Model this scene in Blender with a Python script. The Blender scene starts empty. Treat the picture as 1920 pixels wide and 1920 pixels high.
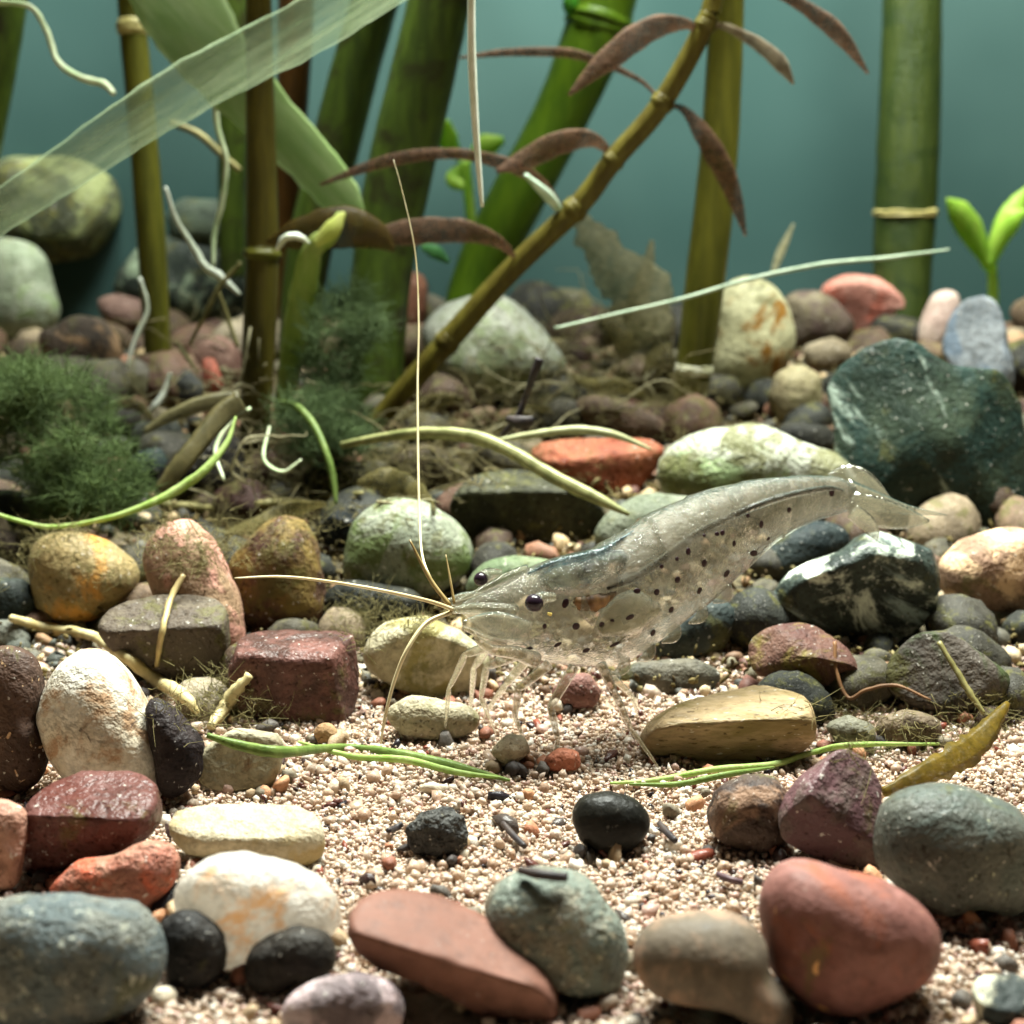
import bpy, bmesh, math, random
import numpy as np
from mathutils import Vector, noise, Matrix
from mathutils.bvhtree import BVHTree

# ------------------------------------------------------------------ camera, world, light
# one Blender unit is one centimetre of the tank
S = bpy.context.scene
S.unit_settings.scale_length = 0.01
PITCH = math.radians(12.0)
FPX = 2954.0                                   # focal length in pixels of a 1920 px frame
CAM = Vector((0.0, 0.0, 4.6))
FW = Vector((0, math.cos(PITCH), -math.sin(PITCH)))
UP = Vector((0, math.sin(PITCH), math.cos(PITCH)))
RT = Vector((1, 0, 0))
cd = bpy.data.cameras.new('camera'); cam = bpy.data.objects.new('camera', cd)
S.collection.objects.link(cam); S.camera = cam
cam.location = CAM; cam.rotation_euler = (math.pi/2 - PITCH, 0, 0)
cd.sensor_width = 36; cd.lens = 36*FPX/1920; cd.clip_start = 0.1; cd.clip_end = 200
cd.dof.use_dof = True; cd.dof.focus_distance = 12.1; cd.dof.aperture_fstop = cd.lens*1e-3/0.115

W = bpy.data.worlds.new('World'); S.world = W; W.use_nodes = True
W.node_tree.nodes['Background'].inputs[0].default_value = (0.62, 0.80, 0.76, 1)
W.node_tree.nodes['Background'].inputs[1].default_value = 0.022

def area(name, loc, target, sx, sy, power, col):
    l = bpy.data.lights.new(name, 'AREA'); l.shape = 'RECTANGLE'; l.size = sx; l.size_y = sy
    l.energy = power; l.color = col
    o = bpy.data.objects.new(name, l); S.collection.objects.link(o); o.location = loc
    o.rotation_euler = (Vector(target)-Vector(loc)).to_track_quat('-Z', 'Y').to_euler()
    return o
area('aquarium_lamp', (1.5, 19.0, 22.5), (0.3, 13.0, 0), 15, 4.5, 34500, (0.95, 1.0, 0.92))

S.view_settings.view_transform = 'Standard'; S.view_settings.look = 'None'
S.view_settings.exposure = 0.0; S.view_settings.gamma = 1.0
S.render.engine = 'CYCLES'
S.cycles.use_denoising = True
S.cycles.max_bounces = 5; S.cycles.diffuse_bounces = 2; S.cycles.transparent_max_bounces = 10
S.cycles.adaptive_threshold = 0.03; S.cycles.caustics_reflective = False; S.cycles.caustics_refractive = False
S.cycles.sample_clamp_indirect = 6

# ------------------------------------------------------------------ helpers
rnd = random.Random(5)
C = S.collection
def lin(c):
    return tuple(((x/255)/12.92 if x/255 <= .04045 else ((x/255+.055)/1.055)**2.4) for x in c)
def soft(c, k=.24, m=.63):                               # pigment as the stone has it, a little greyer
    c = lin(c); g = .3*c[0]+.59*c[1]+.11*c[2]; return tuple((x*(1-k)+g*k*1.1)*m for x in c)
def ray(u, v): return FW + RT*((u-960)/FPX) + UP*((960-v)/FPX)
def at(u, v, y):
    r = ray(u, v); return CAM + r*(y/r.y)
GY = [0, 11.6, 14.0, 17.0, 22.0, 27.0]; GZ = [0, 0, .25, .85, 1.95, 2.25]
def gh0(y):
    if y <= GY[0]: return GZ[0]
    for i in range(1, len(GY)):
        if y <= GY[i]: return GZ[i-1]+(GZ[i]-GZ[i-1])*(y-GY[i-1])/(GY[i]-GY[i-1])
    return GZ[-1]
def gh(x, y):
    return (gh0(y-.6)+gh0(y)+gh0(y+.6))/3 + .10*noise.noise((x*.45, y*.45, 3.1)) + .03*noise.noise((x*1.7, y*1.7, 9.1))
def ground(u, v, dz=0.0):
    r = ray(u, v); t = 5.0
    while t < 60:
        p = CAM + r*t
        if p.z <= gh(p.x, p.y)+dz or p.y > 25.6: return p
        t += .04
    return p
def tag(o, label=None, cat=None, group=None, kind=None):
    if label: o['label'] = label
    if cat: o['category'] = cat
    if group: o['group'] = group
    if kind: o['kind'] = kind
    return o
def link(name, me, mat, parent=None, smooth=True):
    if smooth: me.polygons.foreach_set('use_smooth', [True]*len(me.polygons))
    if mat is not None and not me.materials: me.materials.append(mat)
    o = bpy.data.objects.new(name, me); C.objects.link(o)
    if parent is not None: o.parent = parent
    return o
def mesh(name, vs, fs):
    me = bpy.data.meshes.new(name); me.from_pydata([tuple(v) for v in vs], [], fs); me.update(); return me
def empty(name, loc):
    o = bpy.data.objects.new(name, None); C.objects.link(o); o.location = loc; o.empty_display_size = .2; return o

# ---- materials
class NT:
    def __init__(s, name):
        s.m = bpy.data.materials.new(name); s.m.use_nodes = True
        s.t = s.m.node_tree; s.t.nodes.clear()
        s.out = s.t.nodes.new('ShaderNodeOutputMaterial')
    def n(s, typ, **kw):
        nd = s.t.nodes.new('ShaderNode'+typ)
        for k, v in kw.items():
            if k.startswith('i_'):
                key = k[2:].replace('_', ' ')
                sock = nd.inputs[int(key)] if key.isdigit() else nd.inputs[key]
                s.set(sock, v)
            else: setattr(nd, k, v)
        return nd
    def set(s, sock, v):
        if isinstance(v, bpy.types.NodeSocket): s.t.links.new(v, sock)
        elif isinstance(v, tuple) and len(v) == 3 and sock.type == 'RGBA': sock.default_value = (*v, 1)
        else: sock.default_value = v
    def coord(s, seed):
        tc = s.n('TexCoord')
        mp = s.n('Mapping', i_Vector=tc.outputs['Object'], i_Location=(seed*1.37 % 17, seed*2.11 % 13, seed*.73 % 11))
        return mp.outputs[0]
    def noise(s, vec, scale, detail=4, rough=.55, dist=0.0):
        return s.n('TexNoise', i_Vector=vec, i_Scale=scale, i_Detail=detail, i_Roughness=rough, i_Distortion=dist).outputs['Fac']
    def ramp(s, fac, lo, hi):
        return s.n('MapRange', i_Value=fac, i_From_Min=lo, i_From_Max=hi, interpolation_type='SMOOTHSTEP').outputs[0]
    def mix(s, fac, a, b, mode='MIX'):
        nd = s.n('Mix', data_type='RGBA', blend_type=mode)
        s.set(nd.inputs[0], fac); s.set(nd.inputs[6], a); s.set(nd.inputs[7], b)
        return nd.outputs[2]
    def bump(s, h, strength, dist):
        return s.n('Bump', i_Height=h, i_Strength=strength, i_Distance=dist).outputs[0]
    def fin(s, shader): s.t.links.new(shader, s.out.inputs[0]); return s.m

MI = [0]
def stone_mat(a, b, patch=None, pamt=.5, pscale=1.3, speck=None, samt=.35, sscale=14, rough=.6, scale=1.6, bump=.35, vein=None, stretch=None, trans=0.0, film=.35, vang=-35):
    """a, b: two body colours; patch: a third colour in blotches; speck: crystals; vein: thin streaks; film: brown-green algae growth, also darkening rear stones in place of shade"""
    MI[0] += 1; sd = MI[0]
    N = NT('stone_%03d' % sd); vec = N.coord(sd)
    if stretch:
        vec = N.n('Mapping', i_Vector=vec, i_Scale=stretch[:3], i_Rotation=(0, math.radians(stretch[3]), 0)).outputs[0]
    f1 = N.ramp(N.noise(vec, scale, 4, .6, .3), .36, .64)
    m_ = .86 if trans else .63
    col = N.mix(f1, soft(a, .24, m_), soft(b, .24, m_))
    fine = N.noise(vec, scale*9, 3, .65)
    col = N.mix(.42, col, N.mix(1.0, col, N.n('CombineColor', i_Red=N.ramp(fine, .2, .62), i_Green=N.ramp(fine, .2, .63), i_Blue=N.ramp(fine, .2, .66)).outputs[0], 'MULTIPLY'))
    if patch:
        f2 = N.ramp(N.noise(vec, pscale, 6, .68, .6), .60-.3*pamt, .71-.3*pamt)
        col = N.mix(f2, col, lin(patch))
    if vein:
        w = N.noise(N.n('Mapping', i_Vector=N.n('Mapping', i_Vector=N.coord(sd+3), i_Rotation=(0, math.radians(vang), 0)).outputs[0], i_Scale=(3.4, 1.2, .6)).outputs[0], .8, 5, .6, .3)
        col = N.mix(N.ramp(w, .58, .67), col, lin(vein))
    if film > 0:  # algae tint, heavier on middle and back stones to stand in for shade
        f4 = N.ramp(N.noise(vec, 1.9, 6, .7, .4), .60-.22*film, .70-.22*film)
        f5 = N.n('Math', operation='MULTIPLY', i_0=f4, i_1=min(.85, .45+film*.6)).outputs[0]
        col = N.mix(f5, col, lin((92, 90, 48)))
    if speck:
        fk = N.noise(vec, sscale*.75, 3, .55, .8)
        col = N.mix(N.n('Math', operation='MULTIPLY', i_0=N.ramp(fk, .69-.28*samt, .75-.28*samt), i_1=.8).outputs[0], col, lin(speck))
    pit = N.noise(vec, 19, 2, .6); pk = .1 if trans else 1.0 if bump > .2 else .15
    col = N.mix(N.n('Math', operation='MULTIPLY', i_0=N.ramp(pit, .40, .30), i_1=pk).outputs[0], col, N.mix(1.0, col, (.42, .38, .34), 'MULTIPLY'))
    col = N.mix(N.n('Math', operation='MULTIPLY', i_0=N.ramp(pit, .66, .74), i_1=.55*pk).outputs[0], col, (.72, .68, .6))
    hb = N.n('Math', operation='ADD', i_0=N.noise(vec, scale*4, 3, .65), i_1=N.n('Math', operation='MULTIPLY', i_0=pit, i_1=.5).outputs[0]).outputs[0]
    p = N.n('BsdfPrincipled', i_Base_Color=col, i_Roughness=N.n('MapRange', i_Value=fine, i_To_Min=rough-.22, i_To_Max=rough+.12).outputs[0], i_Normal=N.bump(hb, bump, .12))
    p.inputs['IOR'].default_value = 1.2
    if trans:
        return N.fin(N.n('MixShader', i_0=trans, i_1=p.outputs[0], i_2=N.n('BsdfTranslucent', i_Color=col).outputs[0]).outputs[0])
    return N.fin(p.outputs[0])

def plant_mat(name, a, b, scale=2.0, alpha=1.0, transl=.35, rough=.4, stretch=(1, 1, .15), ang=0, dark=None, bump=.25, avar=.14):
    N = NT(name); vec = N.coord(len(name)*3.3)
    st = N.n('Mapping', i_Vector=N.n('Mapping', i_Vector=vec, i_Rotation=(0, math.radians(ang), 0)).outputs[0], i_Scale=stretch).outputs[0]
    col = N.mix(N.ramp(N.noise(st, scale*4, 5, .6), .3, .7), tuple(.74*x for x in lin(a)), tuple(.74*x for x in lin(b)))
    if dark: col = N.mix(N.ramp(N.noise(vec, scale*.8, 4, .6, .5), .50, .66), col, lin(dark))
    fine = N.noise(vec, 22, 4, .6)
    nb = N.bump(fine, bump, .04)
    d = N.n('BsdfPrincipled', i_Base_Color=col, i_Roughness=rough, i_Normal=nb); d.inputs['IOR'].default_value = 1.35
    t = N.n('BsdfTranslucent', i_Color=col)
    sh = N.n('MixShader', i_0=transl, i_1=d.outputs[0], i_2=t.outputs[0]).outputs[0]
    if alpha < 1:
        fa = N.n('MapRange', i_Value=N.noise(st, scale*3, 5, .65), i_From_Min=.25, i_From_Max=.75, i_To_Min=alpha-avar, i_To_Max=alpha+avar).outputs[0]
        tr = N.n('BsdfTransparent')
        sh = N.n('MixShader', i_0=fa, i_1=tr.outputs[0], i_2=sh).outputs[0]
    return N.fin(sh)

def plain(name, c, rough=.5, c2=None, scale=6, ior=1.4):
    N = NT(name); vec = N.coord(len(name))
    col = N.mix(N.ramp(N.noise(vec, scale, 4), .35, .65), lin(c), lin(c2 or c))
    p = N.n('BsdfPrincipled', i_Base_Color=col, i_Roughness=rough); p.inputs['IOR'].default_value = ior
    return N.fin(p.outputs[0])

def attr_mat(name, rough, trans=0.0, spec=1.5):
    N = NT(name)
    a = N.n('Attribute', attribute_name='grain')
    fine = N.noise(N.coord(2), 30, 4, .6)
    col = N.mix(.35, a.outputs['Color'], N.mix(1.0, a.outputs['Color'], N.n('CombineColor', i_Red=N.ramp(fine, .2, .6), i_Green=N.ramp(fine, .2, .6), i_Blue=N.ramp(fine, .2, .6)).outputs[0], 'MULTIPLY'))
    p = N.n('BsdfPrincipled', i_Base_Color=col, i_Roughness=rough, i_Normal=N.bump(fine, .5, .02)); p.inputs['IOR'].default_value = spec
    if trans:
        t = N.n('BsdfTranslucent', i_Color=a.outputs['Color'])
        return N.fin(N.n('MixShader', i_0=trans, i_1=p.outputs[0], i_2=t.outputs[0]).outputs[0])
    return N.fin(p.outputs[0])

# ---- swept shapes
def spline(P, n):
    """Catmull-Rom through rows of P (any width), n samples per span"""
    P = np.array(P, float)
    if len(P) < 3: n = max(n, 4)
    Q = np.vstack([2*P[0]-P[1], P, 2*P[-1]-P[-2]]); out = []
    for i in range(1, len(Q)-2):
        for k in range(n):
            t = k/n; p0, p1, p2, p3 = Q[i-1], Q[i], Q[i+1], Q[i+2]
            out.append(.5*((2*p1)+(-p0+p2)*t+(2*p0-5*p1+4*p2-p3)*t*t+(-p0+3*p1-3*p2+p3)*t**3))
    out.append(P[-1]); return np.array(out)
def sweep(name, pts, wid, thk=None, seg=8, sub=6, wob=0.0, twist=0.0, view=None, origin=None, cup=0.0, sd=1):
    """elliptical tube along world points; wid/thk full sizes (scalar or list), width lies across the path seen from the front"""
    P = np.array([tuple(p) for p in pts], float); m = len(P)
    w = np.full(m, wid, float) if np.isscalar(wid) else np.array(wid, float)
    th = w if thk is None else (np.full(m, thk, float) if np.isscalar(thk) else np.array(thk, float))
    R = spline(np.column_stack([P, w, th]), sub); k = len(R)
    vs, fs = [], []; o = Vector(origin) if origin is not None else Vector((0, 0, 0))
    rr = random.Random(sd); ph = rr.uniform(0, 50)
    for i in range(k):
        c = Vector(R[i, :3]); T = Vector(R[min(i+1, k-1), :3]-R[max(i-1, 0), :3]).normalized()
        V = view if view is not None else (c-CAM).normalized()
        Sd = T.cross(V)
        if Sd.length < 1e-4: Sd = T.cross(Vector((0, 0, 1)))
        Sd.normalize(); Nn = Sd.cross(T).normalized()
        if twist:
            q = Matrix.Rotation(twist*(i/(k-1)-.5), 3, T); Sd = q@Sd; Nn = q@Nn
        W_, T_ = max(R[i, 3], .002)/2, max(R[i, 4], .002)/2
        for j in range(seg):
            a = 2*math.pi*j/seg
            s = 1+wob*noise.noise((i*.45+ph, math.cos(a)*1.2, math.sin(a)*1.2))
            cc = cup*W_*(math.cos(a)**2)
            vs.append(c+Sd*(math.cos(a)*W_*s)+Nn*(math.sin(a)*T_*s+cc)-o)
    for i in range(k-1):
        for j in range(seg):
            j2 = (j+1) % seg
            fs.append((i*seg+j, i*seg+j2, (i+1)*seg+j2, (i+1)*seg+j))
    fs.append(tuple(range(seg))[::-1]); fs.append(tuple((k-1)*seg+j for j in range(seg)))
    return mesh(name, vs, fs)
def cmpx(p): return (p-CAM).dot(FW)/FPX         # centimetres per photo pixel at that point
def Pts(lst): return [at(u, v, y) for u, v, y in lst]

ICO = {}
def ico(n):
    if n not in ICO:
        bm = bmesh.new(); bmesh.ops.create_icosphere(bm, subdivisions=n, radius=1)
        bm.verts.ensure_lookup_table()
        ICO[n] = (np.array([v.co[:] for v in bm.verts]), [tuple(v.index for v in f.verts) for f in bm.faces]); bm.free()
    return ICO[n]

STONES = []; STONE_OBJ = []
def stone(outline, mat, label, name='pebble', dr=.85, rough=.05, freq=1.6, cuts=(), n=2.35, sub=4, dy=0.0, group=None, soft=9, sd=None, sink=0.0):
    """a solid stone whose outline from the front is the given one; it lies where its lower edge meets the bed"""
    P = np.array(outline, float); cu, cv = (P.max(0)+P.min(0))/2
    g = ground(cu, P[:, 1].max()-sink)
    hh = min(np.ptp(P[:, 0]), np.ptp(P[:, 1]))/2
    ry = dr*hh*cmpx(g)
    y = g.y + .55*ry + dy
    c = at(cu, cv, y); s = cmpx(c); ry = dr*hh*s
    ang = np.linspace(-math.pi, math.pi, 361)[:-1]; rad = np.zeros(360)
    Q = np.column_stack([P[:, 0]-cu, cv-P[:, 1]])
    for i, a in enumerate(ang):
        d = np.array([math.cos(a), math.sin(a)]); best = 0
        for k in range(len(Q)):
            p, q = Q[k], Q[(k+1) % len(Q)]; e = q-p
            den = d[0]*e[1]-d[1]*e[0]
            if abs(den) < 1e-9: continue
            t = (p[0]*e[1]-p[1]*e[0])/den; w = (p[0]*d[1]-p[1]*d[0])/den
            if t > 0 and -1e-6 <= w <= 1+1e-6: best = max(best, t)
        rad[i] = best
    k = np.exp(-.5*(np.arange(-3*soft, 3*soft+1)/soft)**2); k /= k.sum()
    rad = np.convolve(np.concatenate([rad[-3*soft:], rad, rad[:3*soft]]), k, 'valid')*1.012
    D, F = ico(sub); sd = sd if sd is not None else len(STONES)*7.7+1
    R = np.hypot(D[:, 0], D[:, 2]); th = np.arctan2(D[:, 2], D[:, 0])
    r = np.interp(th, np.append(ang, math.pi), np.append(rad, rad[0]))*s
    k2 = (R**n+np.abs(D[:, 1])**n)**(-1/n)
    V = np.column_stack([r*D[:, 0]*k2, ry*D[:, 1]*k2, r*D[:, 2]*k2])
    mean = (rad.mean()*s)
    sz = np.array([np.ptp(P[:, 0])/2*s, ry, np.ptp(P[:, 1])/2*s])
    for (nx, ny, nz, d0) in cuts:
        nv = np.array([nx, ny, nz]); nv = nv/np.linalg.norm(nv)
        q = (V/sz)@nv - d0; msk = q > 0
        V[msk] -= (q[msk, None]*nv*.92)*sz
    for i in range(len(V)):
        d = Vector(D[i]); v = Vector(V[i])
        e = noise.fractal((v.x/mean*freq+sd, v.y/mean*freq, v.z/mean*freq), .8, 2.1, 4)
        e2 = noise.noise((v.x/mean*freq*6+sd, v.y/mean*freq*6, v.z/mean*freq*6))
        V[i] += np.array(d)*(e*rough + e2*rough*.18)*mean
    M = np.array([RT[:], FW[:], UP[:]])            # local frame: across, away, up the picture
    me = mesh(name, V@M, F)
    o = link(name, me, mat); o.location = c
    tag(o, label, 'stone', group)
    STONES.append((c, max(sz)*.8, min(sz))); STONE_OBJ.append(o)
    return o

# ------------------------------------------------------------------ the setting
vs, fs = [], []; nx, ny = 150, 130
for j in range(ny+1):
    for i in range(nx+1):
        x = -15+30*i/nx; y = 2+24.6*j/ny; vs.append((x, y, gh(x, y)-.03))
for j in range(ny):
    for i in range(nx):
        a = j*(nx+1)+i; fs.append((a, a+1, a+nx+2, a+nx+1))
N = NT('sand'); vec = N.coord(3)
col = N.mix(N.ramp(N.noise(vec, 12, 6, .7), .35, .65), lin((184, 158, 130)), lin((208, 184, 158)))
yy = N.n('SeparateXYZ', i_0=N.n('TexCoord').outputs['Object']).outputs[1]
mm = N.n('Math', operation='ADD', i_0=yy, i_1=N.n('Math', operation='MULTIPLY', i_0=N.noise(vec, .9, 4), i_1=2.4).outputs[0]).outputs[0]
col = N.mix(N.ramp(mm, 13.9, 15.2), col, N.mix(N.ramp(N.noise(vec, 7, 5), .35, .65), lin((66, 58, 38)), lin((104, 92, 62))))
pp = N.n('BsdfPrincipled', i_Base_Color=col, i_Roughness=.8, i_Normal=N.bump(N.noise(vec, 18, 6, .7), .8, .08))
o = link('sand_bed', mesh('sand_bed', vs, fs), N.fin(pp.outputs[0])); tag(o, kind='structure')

vs = [(-22, 26.2, -1), (22, 26.2, -1), (22, 26.2, 26), (-22, 26.2, 26), (-22, 26.8, -1), (22, 26.8, -1), (22, 26.8, 26), (-22, 26.8, 26)]
fs = [(0, 1, 2, 3), (5, 4, 7, 6), (3, 2, 6, 7), (1, 5, 6, 2), (4, 0, 3, 7), (4, 5, 1, 0)]
N = NT('back_pane'); vec = N.coord(9)
col = N.mix(N.ramp(N.noise(vec, .16, 3, .5), .3, .7), lin((52, 76, 73)), lin((70, 95, 91)))
pp = N.n('BsdfPrincipled', i_Base_Color=col, i_Roughness=.35); pp.inputs['IOR'].default_value = 1.2
o = link('aquarium_back_wall', mesh('aquarium_back_wall', vs, fs), N.fin(pp.outputs[0]), smooth=False); tag(o, kind='structure')

# ------------------------------------------------------------------ the shrimp
SH0 = 12.25; TURN = math.radians(24)
def sy(u): return SH0 + (u-1050)*math.tan(TURN)/236
FAR = Vector((-math.sin(TURN), math.cos(TURN), 0))
def sp(u, v, lat=0.0):                          # a point in the shrimp's mid plane, lat > 0 towards the camera
    return at(u, v, sy(u)) - FAR*lat
shrimp = empty('shrimp', at(1080, 1280, SH0))
tag(shrimp, 'translucent grey shrimp with rows of dark spots standing on the sand', 'shrimp')
SO = shrimp.location.copy()
def flesh(name, a, b, alpha, transl=.5, gloss=.03, rough=.09, bumps=.8, scale=5, var=.07, zones=False):
    N = NT(name); vec = N.coord(len(name)*1.7)
    n1 = N.noise(vec, scale, 5, .6)
    col = N.mix(N.ramp(n1, .3, .7), lin(a), lin(b))
    if zones:
        za = N.n('SeparateColor', i_Color=N.n('Attribute', attribute_name='zone').outputs['Color'])
        col = N.mix(N.n('Math', operation='MULTIPLY', i_0=za.outputs[1], i_1=.6).outputs[0], col, lin((112, 108, 92)))
        col = N.mix(N.n('Math', operation='MULTIPLY', i_0=N.ramp(N.noise(vec, 14, 4, .7), .55, .75), i_1=.5).outputs[0], col, lin((226, 220, 200)))
    nb = N.bump(N.noise(vec, 26, 4, .6), bumps, .03)
    d = N.n('BsdfDiffuse', i_Color=col, i_Normal=nb); t = N.n('BsdfTranslucent', i_Color=col)
    g = N.n('BsdfGlossy', i_Color=(1, 1, 1), i_Roughness=rough, i_Normal=nb)
    s = N.n('MixShader', i_0=transl, i_1=d.outputs[0], i_2=t.outputs[0]).outputs[0]
    fa = N.n('MapRange', i_Value=N.noise(vec, scale*.6, 4), i_From_Min=.3, i_From_Max=.7, i_To_Min=alpha-var, i_To_Max=alpha+var).outputs[0]
    if zones: fa = N.n('Math', operation='MULTIPLY', i_0=fa, i_1=N.n('MapRange', i_Value=za.outputs[0], i_To_Min=1.0, i_To_Max=.42).outputs[0]).outputs[0]
    s = N.n('MixShader', i_0=fa, i_1=N.n('BsdfTransparent').outputs[0], i_2=s).outputs[0]
    fr = N.n('Fresnel', i_IOR=1.13, i_Normal=nb)
    s = N.n('MixShader', i_0=N.n('Math', operation='ADD', i_0=fr.outputs[0], i_1=gloss*.3).outputs[0], i_1=s, i_2=g.outputs[0]).outputs[0]
    return N.fin(s)
M_body = flesh('shrimp_flesh', (170, 162, 142), (142, 138, 122), .53, zones=True)
M_limb = flesh('shrimp_limb', (204, 190, 158), (180, 166, 134), .42, scale=8)
M_clear = flesh('shrimp_clear', (182, 176, 150), (156, 152, 128), .42, scale=8)
ST = [((862, 1135), (860, 1145)), ((880, 1124), (872, 1156)), ((912, 1108), (892, 1172)), ((948, 1090), (920, 1190)), ((985, 1070), (958, 1214)), ((1030, 1051), (1008, 1236)),
      ((1075, 1038), (1063, 1247)), ((1120, 1027), (1125, 1248)), ((1165, 1002), (1182, 1231)), ((1215, 970), (1232, 1197)),
      ((1270, 944), (1285, 1158)), ((1330, 921), (1336, 1119)), ((1390, 906), (1382, 1078)), ((1445, 897), (1427, 1037)),
      ((1495, 893), (1475, 1001)), ((1540, 892), (1530, 976)), ((1578, 897), (1572, 963)), ((1602, 910), (1602, 954))]
rows = spline([[a[0], a[1], b[0], b[1]] for a, b in ST], 9)
vs, fs = [], []; seg = 28; axis = []; zone = []
for i, (tu, tv, bu, bv) in enumerate(rows):
    t, b = sp(tu, tv), sp(bu, bv); c = (t+b)/2; hv = (t-b)/2; f = i/(len(rows)-1)
    lat = hv.length*(.60 if f < .4 else .62-.12*(f-.4)/.6)
    if f > .42:                                     # abdominal rings overlap like roof tiles
        ph = ((f-.42)/.58*6) % 1.0; lat *= 1+.09*(1-ph); hv = hv*(1+.03*(1-ph))
    axis.append((c, hv, lat))
    for j in range(seg):
        a = 2*math.pi*j/seg; ca, sa = math.cos(a), math.sin(a)
        px = math.copysign(abs(sa)**.92, sa); wz = 1-.18*(-px if px < 0 else 0)
        vs.append(c + hv*px - FAR*(lat*ca*wz) - SO)
        zone.append((max(0, 1-f/.26, min(1, (-px-.55)*2.2)), (max(0, 1-abs(((f-.42)/.58*6) % 1.0-.06)*9) if f > .42 else 0), 0, 1))
k = len(rows)
for i in range(k-1):
    for j in range(seg): j2 = (j+1) % seg; fs.append((i*seg+j, i*seg+j2, (i+1)*seg+j2, (i+1)*seg+j))
fs.append(tuple(range(seg))); fs.append(tuple((k-1)*seg+j for j in range(seg))[::-1])
me = mesh('body', vs, fs); me.color_attributes.new('zone', 'FLOAT_COLOR', 'POINT').data.foreach_set('color', np.array(zone, float).ravel()); body = link('body', me, M_body, shrimp)
BV = BVHTree.FromPolygons([Vector(v)+SO for v in vs], fs)
def on_body(u, v, lift=.004):
    h = BV.ray_cast(CAM, ray(u, v).normalized())
    return None if h[0] is None else (h[0]+h[1]*lift*(1 if h[1].dot(ray(u, v)) < 0 else -1), h[1])
# pigment spots
bm = bmesh.new(); bmesh.ops.create_icosphere(bm, subdivisions=2, radius=1); sme = bpy.data.meshes.new('spot'); bm.to_mesh(sme); bm.free()
M_spot = plain('shrimp_spot', (52, 14, 22), .5, (22, 8, 16)); sme.materials.append(M_spot)
SPOTS = [(1194,1108,7,5,0),(1231,1110,6,6,0),(1270,1087,6,6,0),(1290,1034,5,7,0),(1258,1143,6,7,30),(1181,1157,9,5,10),(1224,1186,6,8,10),(1154,1207,12,4,20),
 (1099,1219,7,5,20),(1080,1174,7,7,0),(1128,1171,5,6,0),(1148,1164,4,4,0),(1046,1208,8,4,40),(1021,1174,4,5,0),(930,1193,15,5,-15),(866,1178,8,6,-20),
 (1559,923,6,8,0),(1479,956,5,5,0),(1427,983,5,7,0),(1344,1001,5,4,0),(1354,999,5,5,0),(1376,1019,4,6,0),(1413,1037,7,6,0),(1320,1056,6,7,0),
 (1362,1075,8,7,20),(1311,1107,6,7,0),(1323,1141,6,6,0),(1269,1048,4,4,0),(1402,967,4,4,0),(1320,1004,3,3,0),(1440,1010,4,4,0),(1240,1062,4,4,0),(1060,1131,6,9,-20),
 (970,1200,6,3,0),(993,1215,7,3,0)]
for (u, v, a, b, r) in SPOTS:
    h = on_body(u, v)
    if not h: continue
    p, nn = h
    if nn.dot(ray(u, v)) > 0: nn = -nn
    s = cmpx(p); o = bpy.data.objects.new('spot', sme); C.objects.link(o); o.parent = shrimp
    q = nn.to_track_quat('Z', 'Y').to_matrix().to_4x4()
    xa = q.to_3x3().inverted()@(RT*math.cos(math.radians(r))+UP*math.sin(math.radians(r)))
    o.matrix_local = Matrix.Translation(p-SO)@q@Matrix.Rotation(math.atan2(xa.y, xa.x), 4, 'Z')@Matrix.Diagonal((a*s*1.08, b*s*1.08, .006, 1))
def limb(name, pts, w, mat=M_limb, thk=None, seg=8, sub=6, wob=0.0, **kw):
    return link(name, sweep(name, pts, w, thk, seg, sub, wob, origin=SO, **kw), mat, shrimp)
# organs seen through the shell
M_gut = plain('shrimp_gut', (96, 92, 78), .5, (64, 66, 62), 9)
M_gut = flesh('shrimp_gut_skin', (70, 68, 60), (104, 98, 84), .75, gloss=0, scale=9)
gp = [(1110,1090),(1159,1073),(1217,1038),(1256,1010),(1295,986),(1373,950),(1451,924),(1529,910),(1565,915)]
limb('gut', [sp(u, v, .26-.016*i) for i, (u, v) in enumerate(gp)], [.03,.07,.075,.075,.07,.065,.06,.05,.02], M_gut, sub=5)
M_liver = flesh('shrimp_liver', (24, 40, 52), (120, 122, 96), .42, gloss=0, scale=9, var=.35)
limb('carapace_organ', [sp(u, v, .10) for u, v in [(1000,1085),(1030,1082),(1070,1075),(1110,1062),(1150,1045),(1172,1030)]], [.10,.24,.28,.26,.2,.05], M_liver, [.08,.3,.4,.4,.3,.05], wob=.15)
M_stom = plain('shrimp_stomach', (140, 104, 62), .5, (96, 66, 40), 10)
limb('stomach', [sp(u, v, .25) for u, v in [(1052,1112),(1072,1118),(1100,1112),(1128,1098)]], [.06,.14,.12,.03], M_stom, wob=.4)
limb('gill', [sp(u, v, .30) for u, v in [(1062,1102),(1068,1130),(1082,1152)]], [.03,.09,.05], M_clear)
M_gill = flesh('shrimp_gill', (214, 210, 184), (190, 186, 158), .6, gloss=.0)
limb('gill_chamber', [sp(u, v, .22) for u, v in [(1098,1172),(1130,1150),(1170,1132),(1205,1130)]], [.10,.30,.34,.12], M_gill, .2)
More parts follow.
